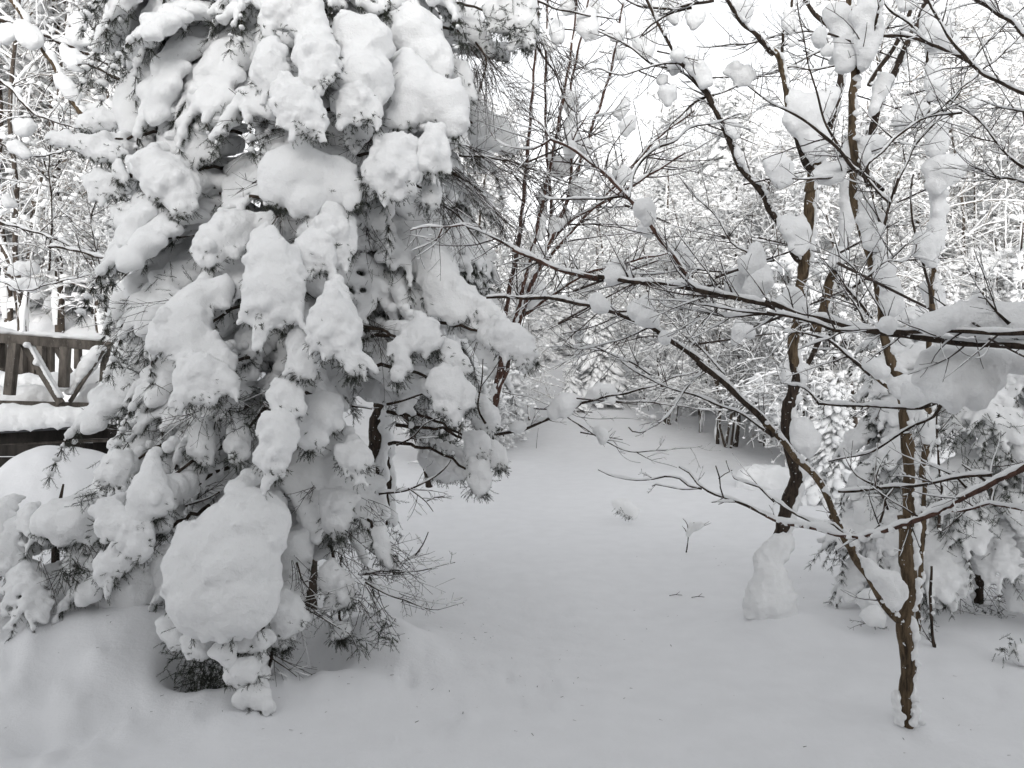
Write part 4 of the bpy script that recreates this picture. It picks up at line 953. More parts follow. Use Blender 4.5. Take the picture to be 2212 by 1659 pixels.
# bare dead twigs of the spruce
def fans(root, base, spec):
    for fr, x, y, d, dx, dz, L, n, spread, droop in spec:
        NS[0] += 1; r_ = np.random.default_rng(NS[0]); tm, sm = MB(), MB(); ox, oy, s = FR[fr]
        dead_fan(tm, sm, P(ox + x * s, oy + y * s, d), (dx, -.25, dz), L, n if fr == 'L2' else max(3, int(n * .55)), r_, spread, droop)
        o = tm.obj('dead_twig', BARK_TWIG, root, base)
        if sm.n: sm.obj('snow_ridge', SNOW, o, base)
fans(spruce, sp_base, [
    ('L1', 1750, 820, 4.45, -.9, -.25, .42, 12, .35, .3), ('L1', 1720, 1330, 4.1, .1, -.8, .25, 12, .6, .2), ('L1', 1600, 1100, 4.5, -1, -.3, .3, 8, .4, .2),
    ('L3', 960, 250, 4.5, -.5, -.9, .4, 10, .35, .5), ('L3', 1150, 300, 4.4, -.9, -.5, .5, 12, .35, .5), ('L3', 950, 850, 4.3, -.1, -1, .3, 9, .5, .3), ('L3', 1350, 900, 4.2, .6, -.5, .3, 18, .6, .3),
    ('L3', 1400, 1000, 4.2, .5, -.6, .3, 14, .6, .2), ('L3', 1600, 950, 4.1, .3, -.7, .3, 14, .6, .2), ('L3', 1200, 1050, 4.15, -.8, -.5, .35, 12, .45, .3), ('L3', 850, 1130, 4.4, .8, .2, .3, 9, .5, .2), ('L3', 1250, 1500, 4.3, .8, .35, .35, 7, .3, 0),
    ('L3', 1180, 1380, 4.2, -.3, -.8, .3, 10, .6, .2), ('L3', 900, 450, 4.5, -.6, -.8, .35, 10, .4, .5), ('L3', 620, 1110, 4.7, 1, -.1, .35, 4, .2, .1),
    ('L4', 650, 450, 4.6, .3, -.8, .45, 22, .5, .3), ('L4', 720, 250, 4.7, .1, -.9, .4, 16, .5, .3), ('L4', 700, 100, 4.7, 0, -.9, .4, 14, .5, .3), ('L4', 780, 520, 4.6, -.7, -.3, .35, 12, .5, .1),
    ('L4', 800, 1000, 4.9, .9, -.25, .35, 12, .35, .3), ('L4', 900, 1020, 4.9, .9, .1, .3, 6, .35, .2), ('L4', 1380, 500, 4.6, .2, -.9, .35, 14, .5, .4), ('L4', 1250, 250, 5.0, .3, -.9, .5, 12, .4, .4),
    ('L4', 350, 1480, 4.4, -.3, -.5, .2, 10, .7, .0), ('L4', 100, 900, 4.2, -.2, -.8, .25, 12, .6, .1),
    ('L2', 870, 180, 4.8, .0, -.9, .25, 14, .5, .2), ('L2', 700, 50, 4.8, .5, -.6, .25, 8, .5, .2), ('L2', 700, 830, 4.5, -.6, -.7, .35, 16, .5, .4), ('L2', 1280, 280, 5.2, .3, -.95, .55, 26, .28, .5), ('L2', 1400, 350, 5.2, .45, -.9, .55, 26, .28, .6),
    ('L2', 1330, 420, 5.1, .25, -.95, .45, 20, .3, .5), ('L2', 1550, 560, 5.2, .7, -.6, .6, 18, .25, .5), ('L2', 1720, 250, 5.2, .35, -.9, .6, 18, .25, .5), ('L2', 1850, 330, 5.3, .6, -.7, .6, 20, .25, .6),
    ('L2', 1250, 900, 4.8, .85, -.45, .7, 20, .28, .5), ('L2', 1160, 1050, 4.7, .8, -.6, .75, 22, .3, .5), ('L2', 1500, 960, 4.9, .85, -.5, .7, 20, .25, .5), ('L2', 1700, 1080, 5.0, .9, -.35, .6, 18, .25, .4), ('L2', 1100, 1220, 4.8, .6, -.8, .5, 14, .35, .4),
    ('L2', 1450, 1300, 4.9, .6, -.7, .5, 16, .35, .4), ('L2', 680, 1400, 4.7, .2, -.9, .35, 16, .45, .2), ('L2', 1000, 1180, 4.8, .4, -.8, .3, 10, .5, .3),
    ('L6', 220, 430, 4.15, .5, -.75, .30, 10, .35, .1), ('L6', 240, 660, 4.05, .85, -.45, .36, 14, .28, .15), ('L6', 560, 250, 4.3, .5, -.8, .35, 10, .4, .1), ('L6', 660, 80, 4.4, .5, -.8, .35, 12, .45, .3),
    ('L6', 480, 370, 4.2, .6, -.6, .33, 14, .45, .1), ('L6', 800, 350, 4.2, .85, -.35, .33, 14, .35, .2), ('L6', 650, 510, 4.15, .98, .10, .42, 12, .18, .15), ('L6', 870, 670, 4.15, .97, -.22, .32, 10, .22, .25),
    ('L6', 660, 560, 4.1, .3, -.9, .3, 10, .5, .1), ('L6', 620, 680, 4.0, .2, -.9, .25, 10, .5, .1), ('L6', 900, 440, 4.2, .9, .25, .25, 7, .3, .1), ('L6', 250, 800, 4.0, .6, -.8, .2, 8, .45, .1), ('L6', 80, 1000, 3.95, .7, -.6, .28, 4, .3, .0),
    ('L6', 940, 0, 4.5, .9, -.25, .2, 5, .35, .3), ('L5', 540, 330, 4.2, .2, -.9, .2, 6, .4, 0), ('L5', 1020, 280, 4.0, -.3, -.8, .2, 4, .4, 0), ('L5', 400, 500, 4.4, 0, -.9, .3, 18, .6, .1), ('L5', 130, 450, 4.5, -.1, -.9, .35, 12, .5, .1), ('L5', 260, 420, 4.4, .1, -.9, .3, 12, .6, .1), ('L5', 500, 600, 4.4, 0, -.9, .25, 10, .6, .1)])
# loose green sprigs at the lower right and in the hollow under the snow boulder
def sprig_patch(root, base, spec):
    for fr, x, y, d, rad, n, L in spec:
        NS[0] += 1; r_ = np.random.default_rng(NS[0]); nm = MB(); ox, oy, s = FR[fr]; c = P(ox + x * s, oy + y * s, d)
        for _ in range(n): add_sprig(nm, c + r_.normal(size=3) * rad * .6, np.array([r_.normal() * .8, r_.normal() * .4 - .2, -.6 + .5 * r_.normal()]), L * r_.uniform(.6, 1.2))
        nm.obj('needle_spray', NEEDLE, root, base, smooth=False)
sprig_patch(spruce, sp_base, [('L5', x, y, 4.10 + .0002 * (x % 97) * 10, .10, 30, .10) for x, y in ((1180, 1060), (1260, 1080), (1340, 1110), (1230, 1190), (1330, 1210), (1430, 1240), (1500, 1120))] + [('L5', 1220, 1060, 4.0, .10, 30, .09), ('L5', 1290, 1160, 3.98, .10, 40, .09), ('L5', 1420, 1190, 3.98, .07, 30, .08), ('L5', 1190, 1130, 4.0, .06, 22, .09), ('L5', 1470, 1000, 3.95, .03, 12, .06),
    ('L6', 600, 200, 4.3, .035, 12, .07), ('L6', 830, 240, 4.3, .05, 16, .07), ('L6', 480, 310, 4.2, .05, 22, .08), ('L6', 600, 640, 4.1, .06, 20, .08), ('L6', 470, 740, 4.1, .07, 26, .08), ('L6', 740, 800, 4.05, .06, 20, .08), ('L6', 760, 860, 4.05, .05, 16, .08), ('L6', 820, 910, 4.05, .03, 10, .07), ('L6', 600, 940, 4.0, .03, 14, .07), ('L6', 670, 930, 4.0, .03, 8, .07),
    ('L6', 860, 440, 4.2, .04, 12, .07), ('L6', 80, 920, 4.0, .05, 22, .07), ('L6', 170, 1170, 4.1, .03, 10, .07), ('L6', 230, 70, 4.6, .05, 18, .08), ('L5', 800, 830, 4.45, .08, 40, .08), ('L5', 240, 940, 4.4, .06, 30, .08), ('L5', 360, 860, 4.35, .06, 30, .08), ('L5', 450, 480, 4.3, .07, 60, .08), ('L5', 640, 200, 4.0, .06, 26, .08), ('L5', 590, 30, 4.1, .06, 26, .09), ('L5', 990, 110, 3.9, .05, 18, .07),
    ('L5', 950, 740, 4.4, .05, 20, .08), ('L2', 1550, 120, 5.2, .16, 140, .10), ('L2', 1620, 220, 5.2, .10, 70, .10), ('L3', 780, 740, 4.6, .10, 46, .10), ('L3', 900, 560, 4.6, .14, 50, .10), ('L3', 940, 430, 4.6, .14, 46, .10), ('L3', 1050, 300, 4.5, .12, 40, .10), ('L4', 930, 230, 4.8, .10, 40, .09), ('L4', 1170, 1160, 5.6, .15, 60, .10), ('L3', 1330, 960, 4.2, .14, 50, .09), ('L3', 1590, 1050, 4.1, .08, 36, .09)])

# hollow filler boughs deep inside, near the ground on the left
bush_base = base_at(120, 5.0)
bush = thing('young_spruce', 'low snow-choked spruce clump at the left edge beneath the deck mound', 'tree', bush_base)
mb = MB(); mb.tube([bush_base - (0, 0, .1), bush_base + (0, 0, .35), bush_base + (.05, 0, .6)], [.03, .02, .006], 7); mb.obj('trunk', BARK_DARK, bush, bush_base)
r2 = np.random.default_rng(77)
fill_tree(bush, bush_base, 60, bush_base[2] + .2, bush_base[2] + .85, lambda z: 1.0 - .4 * (z - bush_base[2]), r2, (-1.7, 1.9), (.34, .6))

# trunks showing under the boughs
def tree_from(name, label, cat, bx, bd, group=None, basep=None):
    b = basep if basep is not None else base_at(bx, bd)
    return thing(name, label, cat, b, group), b
sp2, sb2 = tree_from('spruce_tree', 'spruce behind the snow pillows, bare dark trunk plastered white down its right side', 'tree', 815, 6.6)
branch(sp2, sb2, 'L4', [(690, 1700), (690, 1500), (705, 1350), (720, 1200), (740, 1050), (760, 850), (770, 650), (780, 300), (790, -300)], 100, 80, 6.6, 6.6, BARK_DARK, 0, None, 0, name='trunk', k=14, plaster=1.2, pside=(1.1, .1, 0))
branch(sp2, sb2, 'L4', [(800, 1150), (790, 1400), (790, 1700)], 60, 90, 6.7, 6.7, BARK_DARK, 0, name='snow_side', plaster=.8, pside=(.6, 0, 0))
build_boughs(SPRUCE2, sp2, sb2)
fill_tree(sp2, sb2, 60, 1.9, 6.5, lambda z: 1.2 - .10 * z, np.random.default_rng(9), (-.3, 1.9), (.7, 1.0))
fans(sp2, sb2, [('L4', 900, 920, 6.3, 1, .1, .45, 3, .15, .1)])
lean, lb = tree_from('leaning_tree', 'dark thin trunk leaning left, standing right behind the thick plastered spruce trunk', 'tree', 925, 8.0)
branch(lean, lb, 'L4', [(1045, 1480), (1040, 1400), (1010, 1280), (960, 1150), (900, 1030), (860, 900), (800, 700)], 46, 34, 8.0, 7.8, BARK_DARK, .012, None, 2, name='trunk', plaster=.5, pside=(1, 0, .2))
branch(spruce, sp_base, 'L6', [(640, 400), (655, 250), (665, 150), (668, 80), (670, -30)], 44, 40, 4.9, 4.9, BARK_DARK, 0, None, 0, name='stub', plaster=.3)
for fr, pts, w0, w1, d0, d1, sn, tw in (
        ('L4', [(570, 985), (640, 990), (700, 1005)], 14, 8, 4.6, 4.6, .006, 2), ('L4', [(790, 975), (900, 945), (1000, 915), (1095, 890)], 18, 12, 4.5, 4.5, .006, 2),
        ('L4', [(740, 1525), (900, 1500), (1050, 1440), (1140, 1370), (1180, 1315)], 18, 8, 4.4, 4.5, .008, 3), ('L4', [(920, 1490), (980, 1530), (1030, 1570), (1070, 1630)], 9, 5, 4.4, 4.4, .003, 2), ('L4', [(1030, 1570), (1080, 1545), (1140, 1535)], 7, 4, 4.4, 4.4, .003, 2),
        ('L4', [(850, 1225), (950, 1170), (1030, 1090), (1130, 1045)], 12, 6, 4.5, 4.4, .004, 2), ('L4', [(600, 1400), (650, 1350), (700, 1310)], 14, 10, 4.3, 4.3, .006, 1),
        ('L4', [(1390, 1090), (1350, 1000), (1365, 850), (1380, 700)], 14, 6, 4.6, 4.5, .003, 1), ('L4', [(1370, 860), (1450, 750), (1500, 670)], 8, 5, 4.5, 4.5, .003, 1),
        ('L4', [(1360, 430), (1450, 510), (1560, 535), (1660, 530)], 9, 5, 4.5, 4.5, .004, 1),
        ('L2', [(1170, 120), (1250, 220)], 14, 8, 5.0, 5.0, 0, 1), ('L2', [(1330, 260), (1400, 380), (1350, 560), (1310, 640)], 12, 6, 5.1, 5.0, 0, 4),
        ('L2', [(1690, 250), (1770, 380), (1830, 470), (1890, 640), (1960, 700)], 14, 6, 5.2, 5.4, 0, 6), ('L2', [(1690, 0), (1850, 60), (2000, 90), (2212, 120)], 14, 6, 5.4, 5.6, .008, 10),
        ('L2', [(1150, 1050), (1270, 1100), (1380, 1180)], 24, 10, 4.7, 4.8, .014, 4), ('L2', [(1230, 950), (1500, 980), (1800, 1080), (2150, 1220)], 14, 5, 4.8, 5.2, .008, 16), ('L2', [(1080, 1220), (1250, 1350), (1400, 1560)], 12, 5, 4.8, 4.9, .004, 6),
        ('L1', [(820, -30), (870, 90), (885, 200), (940, 330)], 44, 28, 4.9, 4.9, 0, 1), ('L1', [(990, 240), (1040, 330), (1060, 370)], 22, 16, 4.9, 4.9, .004, 1), ('L1', [(1060, 0), (1000, 70)], 14, 8, 4.8, 4.8, .01, 1),
        ('L1', [(1750, 600), (1500, 600), (1400, 545)], 7, 4, 4.5, 4.4, 0, 1), ('L1', [(1640, 685), (1720, 680)], 14, 14, 4.5, 4.5, 0, 0), ('L1', [(1340, 1180), (1430, 1190)], 16, 12, 4.6, 4.6, 0, 0), ('L1', [(1530, 1205), (1640, 1215)], 22, 18, 4.4, 4.4, 0, 0),
        ('L1', [(960, 1455), (1100, 1455), (1190, 1445)], 10, 10, 4.6, 4.6, .004, 0), ('L3', [(620, 1110), (700, 1135), (830, 1140)], 9, 5, 4.6, 4.5, .002, 1), ('L3', [(1320, 1080), (1280, 1250), (1220, 1420)], 8, 6, 4.2, 4.2, 0, 1),
        ('L3', [(1140, 1600), (1250, 1560), (1340, 1510)], 14, 12, 4.3, 4.3, .006, 1), ('L3', [(1225, 1420), (1300, 1385)], 26, 20, 4.5, 4.5, .008, 0), ('L5', [(1060, 985), (1130, 930)], 16, 14, 3.9, 3.85, .0, 0),
        ('L6', [(200, 640), (330, 740), (470, 830), (560, 880), (620, 990)], 12, 5, 4.1, 4.0, .003, 5), ('L6', [(235, 440), (280, 560), (380, 670)], 12, 6, 4.1, 4.1, .002, 5), ('L6', [(650, 515), (760, 490), (850, 505), (1050, 480), (1205, 440)], 12, 4, 4.2, 4.1, .005, 8),
        ('L6', [(660, 565), (800, 640), (880, 670), (1060, 725), (1140, 722), (1260, 688)], 13, 4, 4.15, 4.1, .005, 8), ('L6', [(965, 400), (1010, 330), (1040, 255)], 10, 6, 4.2, 4.2, .003, 1), ('L6', [(30, 960), (100, 1040), (240, 1140)], 9, 4, 3.95, 3.9, .0, 3)):
    branch(spruce, sp_base, fr, pts, w0, w1, d0, d1, BARK_DARK, sn, None, tw, (.05, .2), name='dead_branch', k=6, up=-.1)

# ------------------------------------------------------------------ bare trees in front
own = {}
own['A'] = tree_from('maple_tree', 'slender ochre-barked tree rising from open snow at lower right, plastered white down its right side', 'tree', 1955, 3.7)
own['B'] = tree_from('bare_tree', 'forked dark-trunked tree behind the branches, its foot hidden in a tall snow cone', 'tree', 1690, 5.3)
own['C'] = tree_from('sapling', 'pale thin trunk close behind the ochre tree, wrapped in a white snow column', 'tree', 1982, 4.9)
own['sap'] = tree_from('sapling', 'grey pole-thin sapling right of the ochre tree with a snow ball on its broken top', 'tree', 2021, 4.65)
lx = np.array([2420 / FPX * 2.5 - CX / FPX * 2.5, 2.5, 0.]); lx[2] = gz(lx[0], lx[1])
own['limb'] = (thing('overhanging_tree', 'bare tree standing past the right edge whose long snowy limbs sweep across the view', 'tree', lx), lx)
own['back'] = tree_from('bare_tree', 'many-stemmed reddish bare tree leaning up just right of the big spruce', 'tree', 1062, 6.6)
own['Alimb'] = own['A']
own['low'] = (own['back'][0], own['back'][1])
own['R'] = tree_from('spruce_tree', 'snow-weighed spruce with short brown trunk at the right edge beyond the ochre tree', 'tree', 2110, 5.5)
for l in LIMBS.strip().splitlines():
    h, p = l.split('|'); h = h.split(); o, b = own[h[0]]
    w0, w1, d0, d1, sn, pl, tw = map(float, h[3:10]); pts = parse(p)
    mt = {'ochre': BARK_OCHRE, 'dark': BARK_DARK, 'red': BARK_RED}[h[1]]
    thick = w0 > 40 and h[0] in 'ABC' and sn == 0
    branch(o, b, h[2], pts, w0, w1, d0, d1, mt, sn, (.9, -.1, .2) if sn == 0 else None, int(tw * (.8 if h[2] in ('R5', 'R6') else 1.7)), (.06, .22) if h[2] in ('R5', 'R6') else (.08, .34), name='trunk' if thick else 'branch', k=12 if thick else 7, plaster=pl)
# trunk of the tree the limbs belong to, and the roots of limbs into it
mb = MB(); a = cr(np.array([[*(lx - (0, 0, .2)), .09], [lx[0] + .02, 2.5, 1.5, .075], [lx[0] + .1, 2.6, 4.5, .05]]), .1); mb.tube(a[:, :3], a[:, 3], 12); mb.obj('trunk', BARK_DARK, own['limb'][0], lx)
# stems of the leaning many-stemmed tree
for k, pts in enumerate((
        [(1062, 880), (1085, 800), (1105, 730), (1125, 640), (1150, 540), (1180, 400), (1210, 250), (1235, 100), (1250, -30)],
        [(1066, 880), (1095, 790), (1120, 700), (1150, 610), (1185, 530), (1230, 420), (1270, 300), (1320, 150), (1350, -20)],
        [(1064, 880), (1082, 780), (1095, 660), (1120, 520), (1135, 380), (1150, 200), (1160, 60), (1165, -30)],
        [(1150, 600), (1200, 540), (1262, 470), (1330, 400), (1420, 300), (1500, 240)],
        [(1185, 520), (1190, 440), (1182, 340), (1178, 220), (1180, 80), (1185, -20)],
        [(1160, 560), (1230, 480), (1300, 440), (1400, 380), (1480, 330)],
        [(1120, 690), (1190, 640), (1270, 590), (1380, 560), (1480, 540)],
        [(1230, 420), (1235, 330), (1232, 200), (1260, 60), (1275, -20)])):
    branch(own['back'][0], own['back'][1], 'W', pts, 13 if k < 3 else 7, 4, 6.6, 6.3, BARK_RED, .012, (.9, 0, .2), 26, (.15, .7), name='stem', k=7, plaster=1.3 if k < 2 else 0, pside=(-.8, 0, .2))
for key, spec in CLUMP.items():
    o, b = own[key]
    for h, pts in spec_lines(spec):
        snow_shape('snow_clump', o, b, h[0], pts, float(h[1]), .12 if not (key == 'limb' and h[0] == 'R6') else .42, float(h[2]), .25, 0, max(.012, .0034 * float(h[1])), lumps=.03 if float(h[2]) < .2 else .012)
        if key != 'R' and h[0] not in ('R7', 'R6') and NS[0] % 3:                      # the twig it is lodged on
            q = poly_world(h[0], pts, float(h[1])); c = q.mean(0); w_ = q[:, 0].max() - q[:, 0].min(); hh = q[:, 1].min(); NS[0] += 1; r_ = np.random.default_rng(NS[0])
            sl = r_.uniform(-.6, .6); L_ = w_ * .5 + r_.uniform(.06, .16); zz = c[1] * .45 + hh * .55
            p = cr(np.array([[c[0] - L_, float(h[1]) + .03, zz - sl * L_], [c[0], float(h[1]), zz + .01], [c[0] + L_, float(h[1]) - .02, zz + sl * L_ + .02]]), .03)
            tm = MB(); rr = np.linspace(.0055, .0025, len(p)); tm.tube(p, rr, 5); twigs_on(tm, None, p, rr, 4, (.05, .16), r_, 1)
            tm.obj('twig', BARK_TWIG, o, b)
# the cone of snow round the foot of the forked tree
snow_shape('snow_clump', own['B'][0], own['B'][1], 'R7', parse('560,130 640,110 680,150 680,220 640,260 615,300 610,370 640,400 670,500 690,650 670,720 580,710 500,660 370,640 390,480 440,420 440,280 500,200'), 5.1, .25, .2, .5, 0, .014, lumps=.05)
# crusted snow collar round the foot of the ochre tree
mb = MB(); r_ = np.random.default_rng(4); c0 = P(1957, 1540, 3.68)
for _ in range(34):
    a = r_.uniform(0, 6.28); h = r_.uniform(-.05, .075); mb.ball(c0 + (math.cos(a) * .045, math.sin(a) * .04, h), r_.uniform(.010, .024), 1)
snow_object('snow_collar', mb, own['A'][0], own['A'][1], .008, .02, .012, it=1)
# right spruce
R_, rb = own['R']
branch(R_, rb, 'R7', [(1900, 720), (1905, 550), (1930, 350), (1960, 200), (1980, 50), (2000, -400), (2010, -1000)], 70, 30, 5.5, 5.5, BARK_DARK, 0, None, 0, name='trunk', k=12, plaster=.3, pside=(-.8, 0, 0))
def r_cx(z): return (rb[0] + .10 * (z - rb[2]), 5.5)
fill_tree(R_, rb, 210, rb[2] + .38, rb[2] + 2.05, lambda z: 1.0 - .12 * (z - rb[2]), np.random.default_rng(12), (-2.0, 2.4), (.34, .66), r_cx, front=.6)
fans(R_, rb, [('R7', 1900, 300, 5.3, -.7, -.5, .5, 10, .4, .2), ('R7', 1960, 420, 5.3, .8, -.4, .45, 14, .4, .2), ('R7', 2000, 560, 5.3, .8, -.2, .4, 12, .5, .2), ('R7', 1750, 520, 5.3, -.5, -.6, .35, 12, .5, .2), ('R7', 1800, 600, 5.4, 0, -.9, .3, 16, .6, .1), ('R7', 2050, 640, 5.2, .3, -.8, .3, 14, .6, .1), ('R7', 1180, 700, 4.9, -.8, .1, .2, 5, .4, .1), ('R7', 1570, 560, 5.2, .1, -.9, .35, 5, .3, .0), ('R6', 1900, 500, 5.3, -.5, -.5, .4, 12, .5, .2), ('R6', 2000, 700, 5.3, .2, -.8, .4, 14, .5, .2), ('R6', 1700, 900, 5.3, -.3, -.8, .35, 12, .5, .2)])
sprig_patch(R_, rb, [('R7', 1230, 760, 4.9, .05, 24, .08), ('R7', 1850, 660, 5.3, .12, 50, .1), ('R7', 2010, 690, 5.2, .08, 40, .09), ('R7', 1660, 640, 5.3, .08, 30, .09), ('R6', 1530, 650, 5.4, .1, 50, .09), ('R6', 1500, 1380, 5.3, .1, 40, .09), ('R7', 2120, 870, 4.4, .05, 22, .07)] + [('R6', x, y, 4.8, .11, 24, .09) for x, y in ((1500, 700), (1640, 950), (1850, 760), (2050, 860), (1950, 560), (1550, 480), (1700, 1150), (1900, 1300), (2120, 1100), (1000, 1150), (1080, 900), (1650, 1420), (1350, 1180))])

# ------------------------------------------------------------------ small things standing in the snow
def small(name, label, cat, x, y, d, group=None):
    X = (x - CX) / FPX * d; b = np.array([X, d, gz(X, d)]); return thing(name, label, cat, b, group), b
st, stb = small('bare_seedling', 'tiny leafless seedling with a scrap of snow in its fork, alone on the open snow', 'plant', 1482, 1190, 7.6)
for pts, w in (([(1455, 1640), (1480, 1500), (1500, 1400), (1525, 1380)], 14), ([(1478, 1510), (1450, 1440), (1425, 1410)], 9), ([(1480, 1500), (1465, 1400), (1428, 1350)], 10), ([(1490, 1470), (1560, 1430), (1670, 1385)], 8), ([(1590, 1415), (1655, 1368)], 6)):
    branch(st, stb, 'R5', pts, w, w * .5, 7.5, 7.5, BARK_TWIG, .006, None, 0, name='stem', k=5)
snow_shape('snow_clump', st, stb, 'R5', parse('1530,1390 1590,1380 1620,1400 1570,1440 1510,1460 1490,1500 1460,1510 1450,1470 1480,1440 1485,1380 1500,1375 1510,1430'), 7.5, .1, .05, 0, 0, .014)
b2, bb2 = small('buried_shrub', 'round snow-capped shrub poking out of the open snow, dark sprigs beneath its cap', 'plant', 1345, 1118, 9.3)
snow_shape('snow_cap', b2, bb2, 'R5', parse('820,1200 880,1170 960,1180 990,1210 1040,1290 1020,1345 970,1330 930,1320 890,1300 860,1260 825,1240'), 9.2, .3, .16, .3, 0, .022)
sprig_patch(b2, bb2, [('R5', 875, 1280, 9.1, .035, 12, .06), ('R5', 930, 1320, 9.1, .03, 8, .05), ('R5', 960, 1330, 9.1, .025, 8, .05)])
for x, y, d, lab in ((1460, 1287, 6.0, 'short broken twig lying on the snow nearer the seedling'), (1508, 1294, 5.95, 'small twig scrap lying on the snow left of the snow cone')):
    t, tb = small('fallen_twig', lab, 'twig', x, y, d)
    mb = MB(); q = tb + (0, 0, .008); mb.tube([q + (-.05, 0, 0), q + (0, .005, .006), q + (.05, .01, .0)], [.003, .003, .002], 5); mb.tube([q + (0, .005, .004), q + (.03, .0, .03)], [.002, .001], 4)
    mb.obj('stick', BARK_TWIG, t, tb)
gr, gb = small('grass_stalk', 'single thin dry stalk sticking up from the clearing right of the spruce', 'plant', 1160, 965, 19.0)
mb = MB(); q = P(1158, 968, 17.5); q[2] = gz(q[0], q[1]) - .05; mb.tube([q, q + (.02, 0, .25), q + (.05, 0, .5)], [.006, .005, .003], 4); mb.obj('stem', BARK_TWIG, gr, gb)
for x, y, d, w, h, lab in ((1480, 925, 22.5, .36, .40, 'large round snow lump lying on the clearing before the far trees'), (1660, 1020, 11.8, .42, .14, 'pale smooth snow-buried bush behind the forked trunk'), (1750, 985, 12.2, .26, .3, 'narrow upright snow-buried stump right of the forked trunk')):
    t, tb = small('snow_lump', lab, 'snow mound', x, y, d)
    mb = MB(); r_ = np.random.default_rng(x)
    for _ in range(16): mb.ball(tb + (r_.normal() * w * .32, r_.normal() * w * .3, h * r_.uniform(.05, .75)), w * r_.uniform(.35, .62), 2)
    snow_object('snow_mass', mb, t, tb, .035, .10, .02)

mb = MB(); r_ = np.random.default_rng(88)               # bark flecks and needles dropped on the snow
for k in range(260):
    if k % 3: x, y = r_.normal(-1.0, .9), r_.uniform(3.5, 5.2)
    else: x, y = r_.uniform(-1, 3.2), r_.uniform(3.4, 8)
    z = gz(x, y) + .002; a = r_.uniform(0, 6.28); L = r_.uniform(.003, .010); e = np.array([math.cos(a) * L, math.sin(a) * L, r_.uniform(0, .003)]); g = np.array([-e[1], e[0], 0]) * .2; p = np.array([x, y, z])
    mb.add([p - e - g, p + e - g, p + e + g, p - e + g + (0, 0, .001)], [(0, 1, 2, 3)])
o_ = mb.obj('needle_litter', NEEDLE, None, smooth=False); o_['kind'] = 'stuff'; o_['label'] = 'dark needles and bark flecks scattered on the snow'

# ------------------------------------------------------------------ unseen timber house, inferred from the deck, added to shade the foreground
hb = np.array([0, -2.7, 0.])
hs_ = thing('shading_house', 'unseen dark timber house with snowy eaves, added behind the viewpoint to shade the foreground', 'house', hb)
for k in range(16):
    mb = MB(); mb.box((-1.5, -2.75, -.1 + k * .25 + .12), np.eye(3), (7.5, .03, .119)); mb.obj('wall_board', WOOD, hs_, hb, smooth=False)
mb = MB(); mb.box((-1.5, -6.7, 1.7), np.eye(3), (7.4, 3.85, 1.9)); mb.obj('body', WOOD, hs_, hb, smooth=False)
n_ = np.array([0, .42, .9]); n_ /= np.linalg.norm(n_)
ax_ = (np.array([1, 0, 0.]), np.cross(n_, (1, 0, 0)), n_)
mb = MB(); mb.box((-1.5, -4.3, 4.5), ax_, (8.0, 2.4, .07)); ro_ = mb.obj('roof', WOOD_DARK, hs_, hb, smooth=False)
mb = MB(); mb.box(np.array((-1.5, -4.3, 4.5)) + n_ * .25, ax_, (8.0, 2.4, .17)); mb.obj('snow_cover', SNOW, hs_, hb, smooth=False)
for x in (-6, -3, 1.8, 4.2):
    mb = MB(); mb.box((x, -2.7, 1.7), np.eye(3), (.5, .03, .5)); w_ = mb.obj('window', WOOD_DARK, hs_, hb, smooth=False)
# ------------------------------------------------------------------ left thicket limbs
lt, ltb = tree_from('bare_tree', 'leaning bare tree at the upper left with a mossy yellow limb and lumps of snow', 'tree', 30, 7.5)
for fr, pts, w0, w1, d0, d1, sn, tw, mt in (
        ('L1', [(-900, 1700), (-600, 1000), (-300, 500), (-100, 200), (0, 120)], 60, 30, 7.4, 6.6, .02, 10, BARK_DARK),
        ('L1', [(-10, 115), (150, 170), (300, 230), (600, 360), (760, 450), (860, 520)], 26, 12, 6.6, 6.2, .022, 22, BARK_DARK),
        ('L1', [(60, -20), (250, 280), (330, 400), (430, 600), (510, 700)], 26, 36, 6.4, 6.3, .03, 10, BARK_OCHRE),
        ('L1', [(480, 400), (560, 400), (680, 460), (790, 500)], 12, 28, 6.1, 6.0, .03, 4, BARK_DARK),
        ('L1', [(0, 490), (100, 580), (200, 690), (400, 765), (520, 800)], 18, 8, 6.6, 6.4, .016, 16, BARK_DARK),
        ('L1', [(300, 250), (480, 240), (620, 245), (800, 245)], 10, 12, 6.5, 6.3, .014, 10, BARK_DARK),
        ('L1', [(0, 880), (200, 960), (500, 900)], 10, 6, 6.6, 6.2, .01, 16, BARK_DARK),
        ('L1', [(0, 1360), (300, 1450), (560, 1560), (900, 1659)], 14, 8, 6.4, 6.0, .012, 18, BARK_DARK),
        ('L3', [(300, 10), (400, 20), (600, 70), (800, 140), (1000, 200), (1145, 240)], 16, 20, 5.6, 5.2, .012, 10, BARK_DARK),
        ('L3', [(560, 100), (700, 230), (850, 310), (935, 365)], 8, 16, 5.6, 5.3, .008, 8, BARK_DARK),
        ('L3', [(0, 220), (150, 280), (300, 240), (560, 180)], 9, 6, 6.4, 6.0, .008, 16, BARK_DARK),
        ('L1', [(300, 1659), (320, 1300), (300, 1000), (330, 800)], 14, 8, 6.6, 6.4, .01, 22, BARK_DARK),
        ('L1', [(620, 1659), (560, 1350), (620, 1150), (700, 900)], 10, 6, 6.0, 5.8, .01, 18, BARK_DARK)):
    branch(lt, ltb, fr, pts, w0, w1, d0, d1, mt, sn, (.6, 0, .5), tw, (.12, .5), name='branch', k=7)
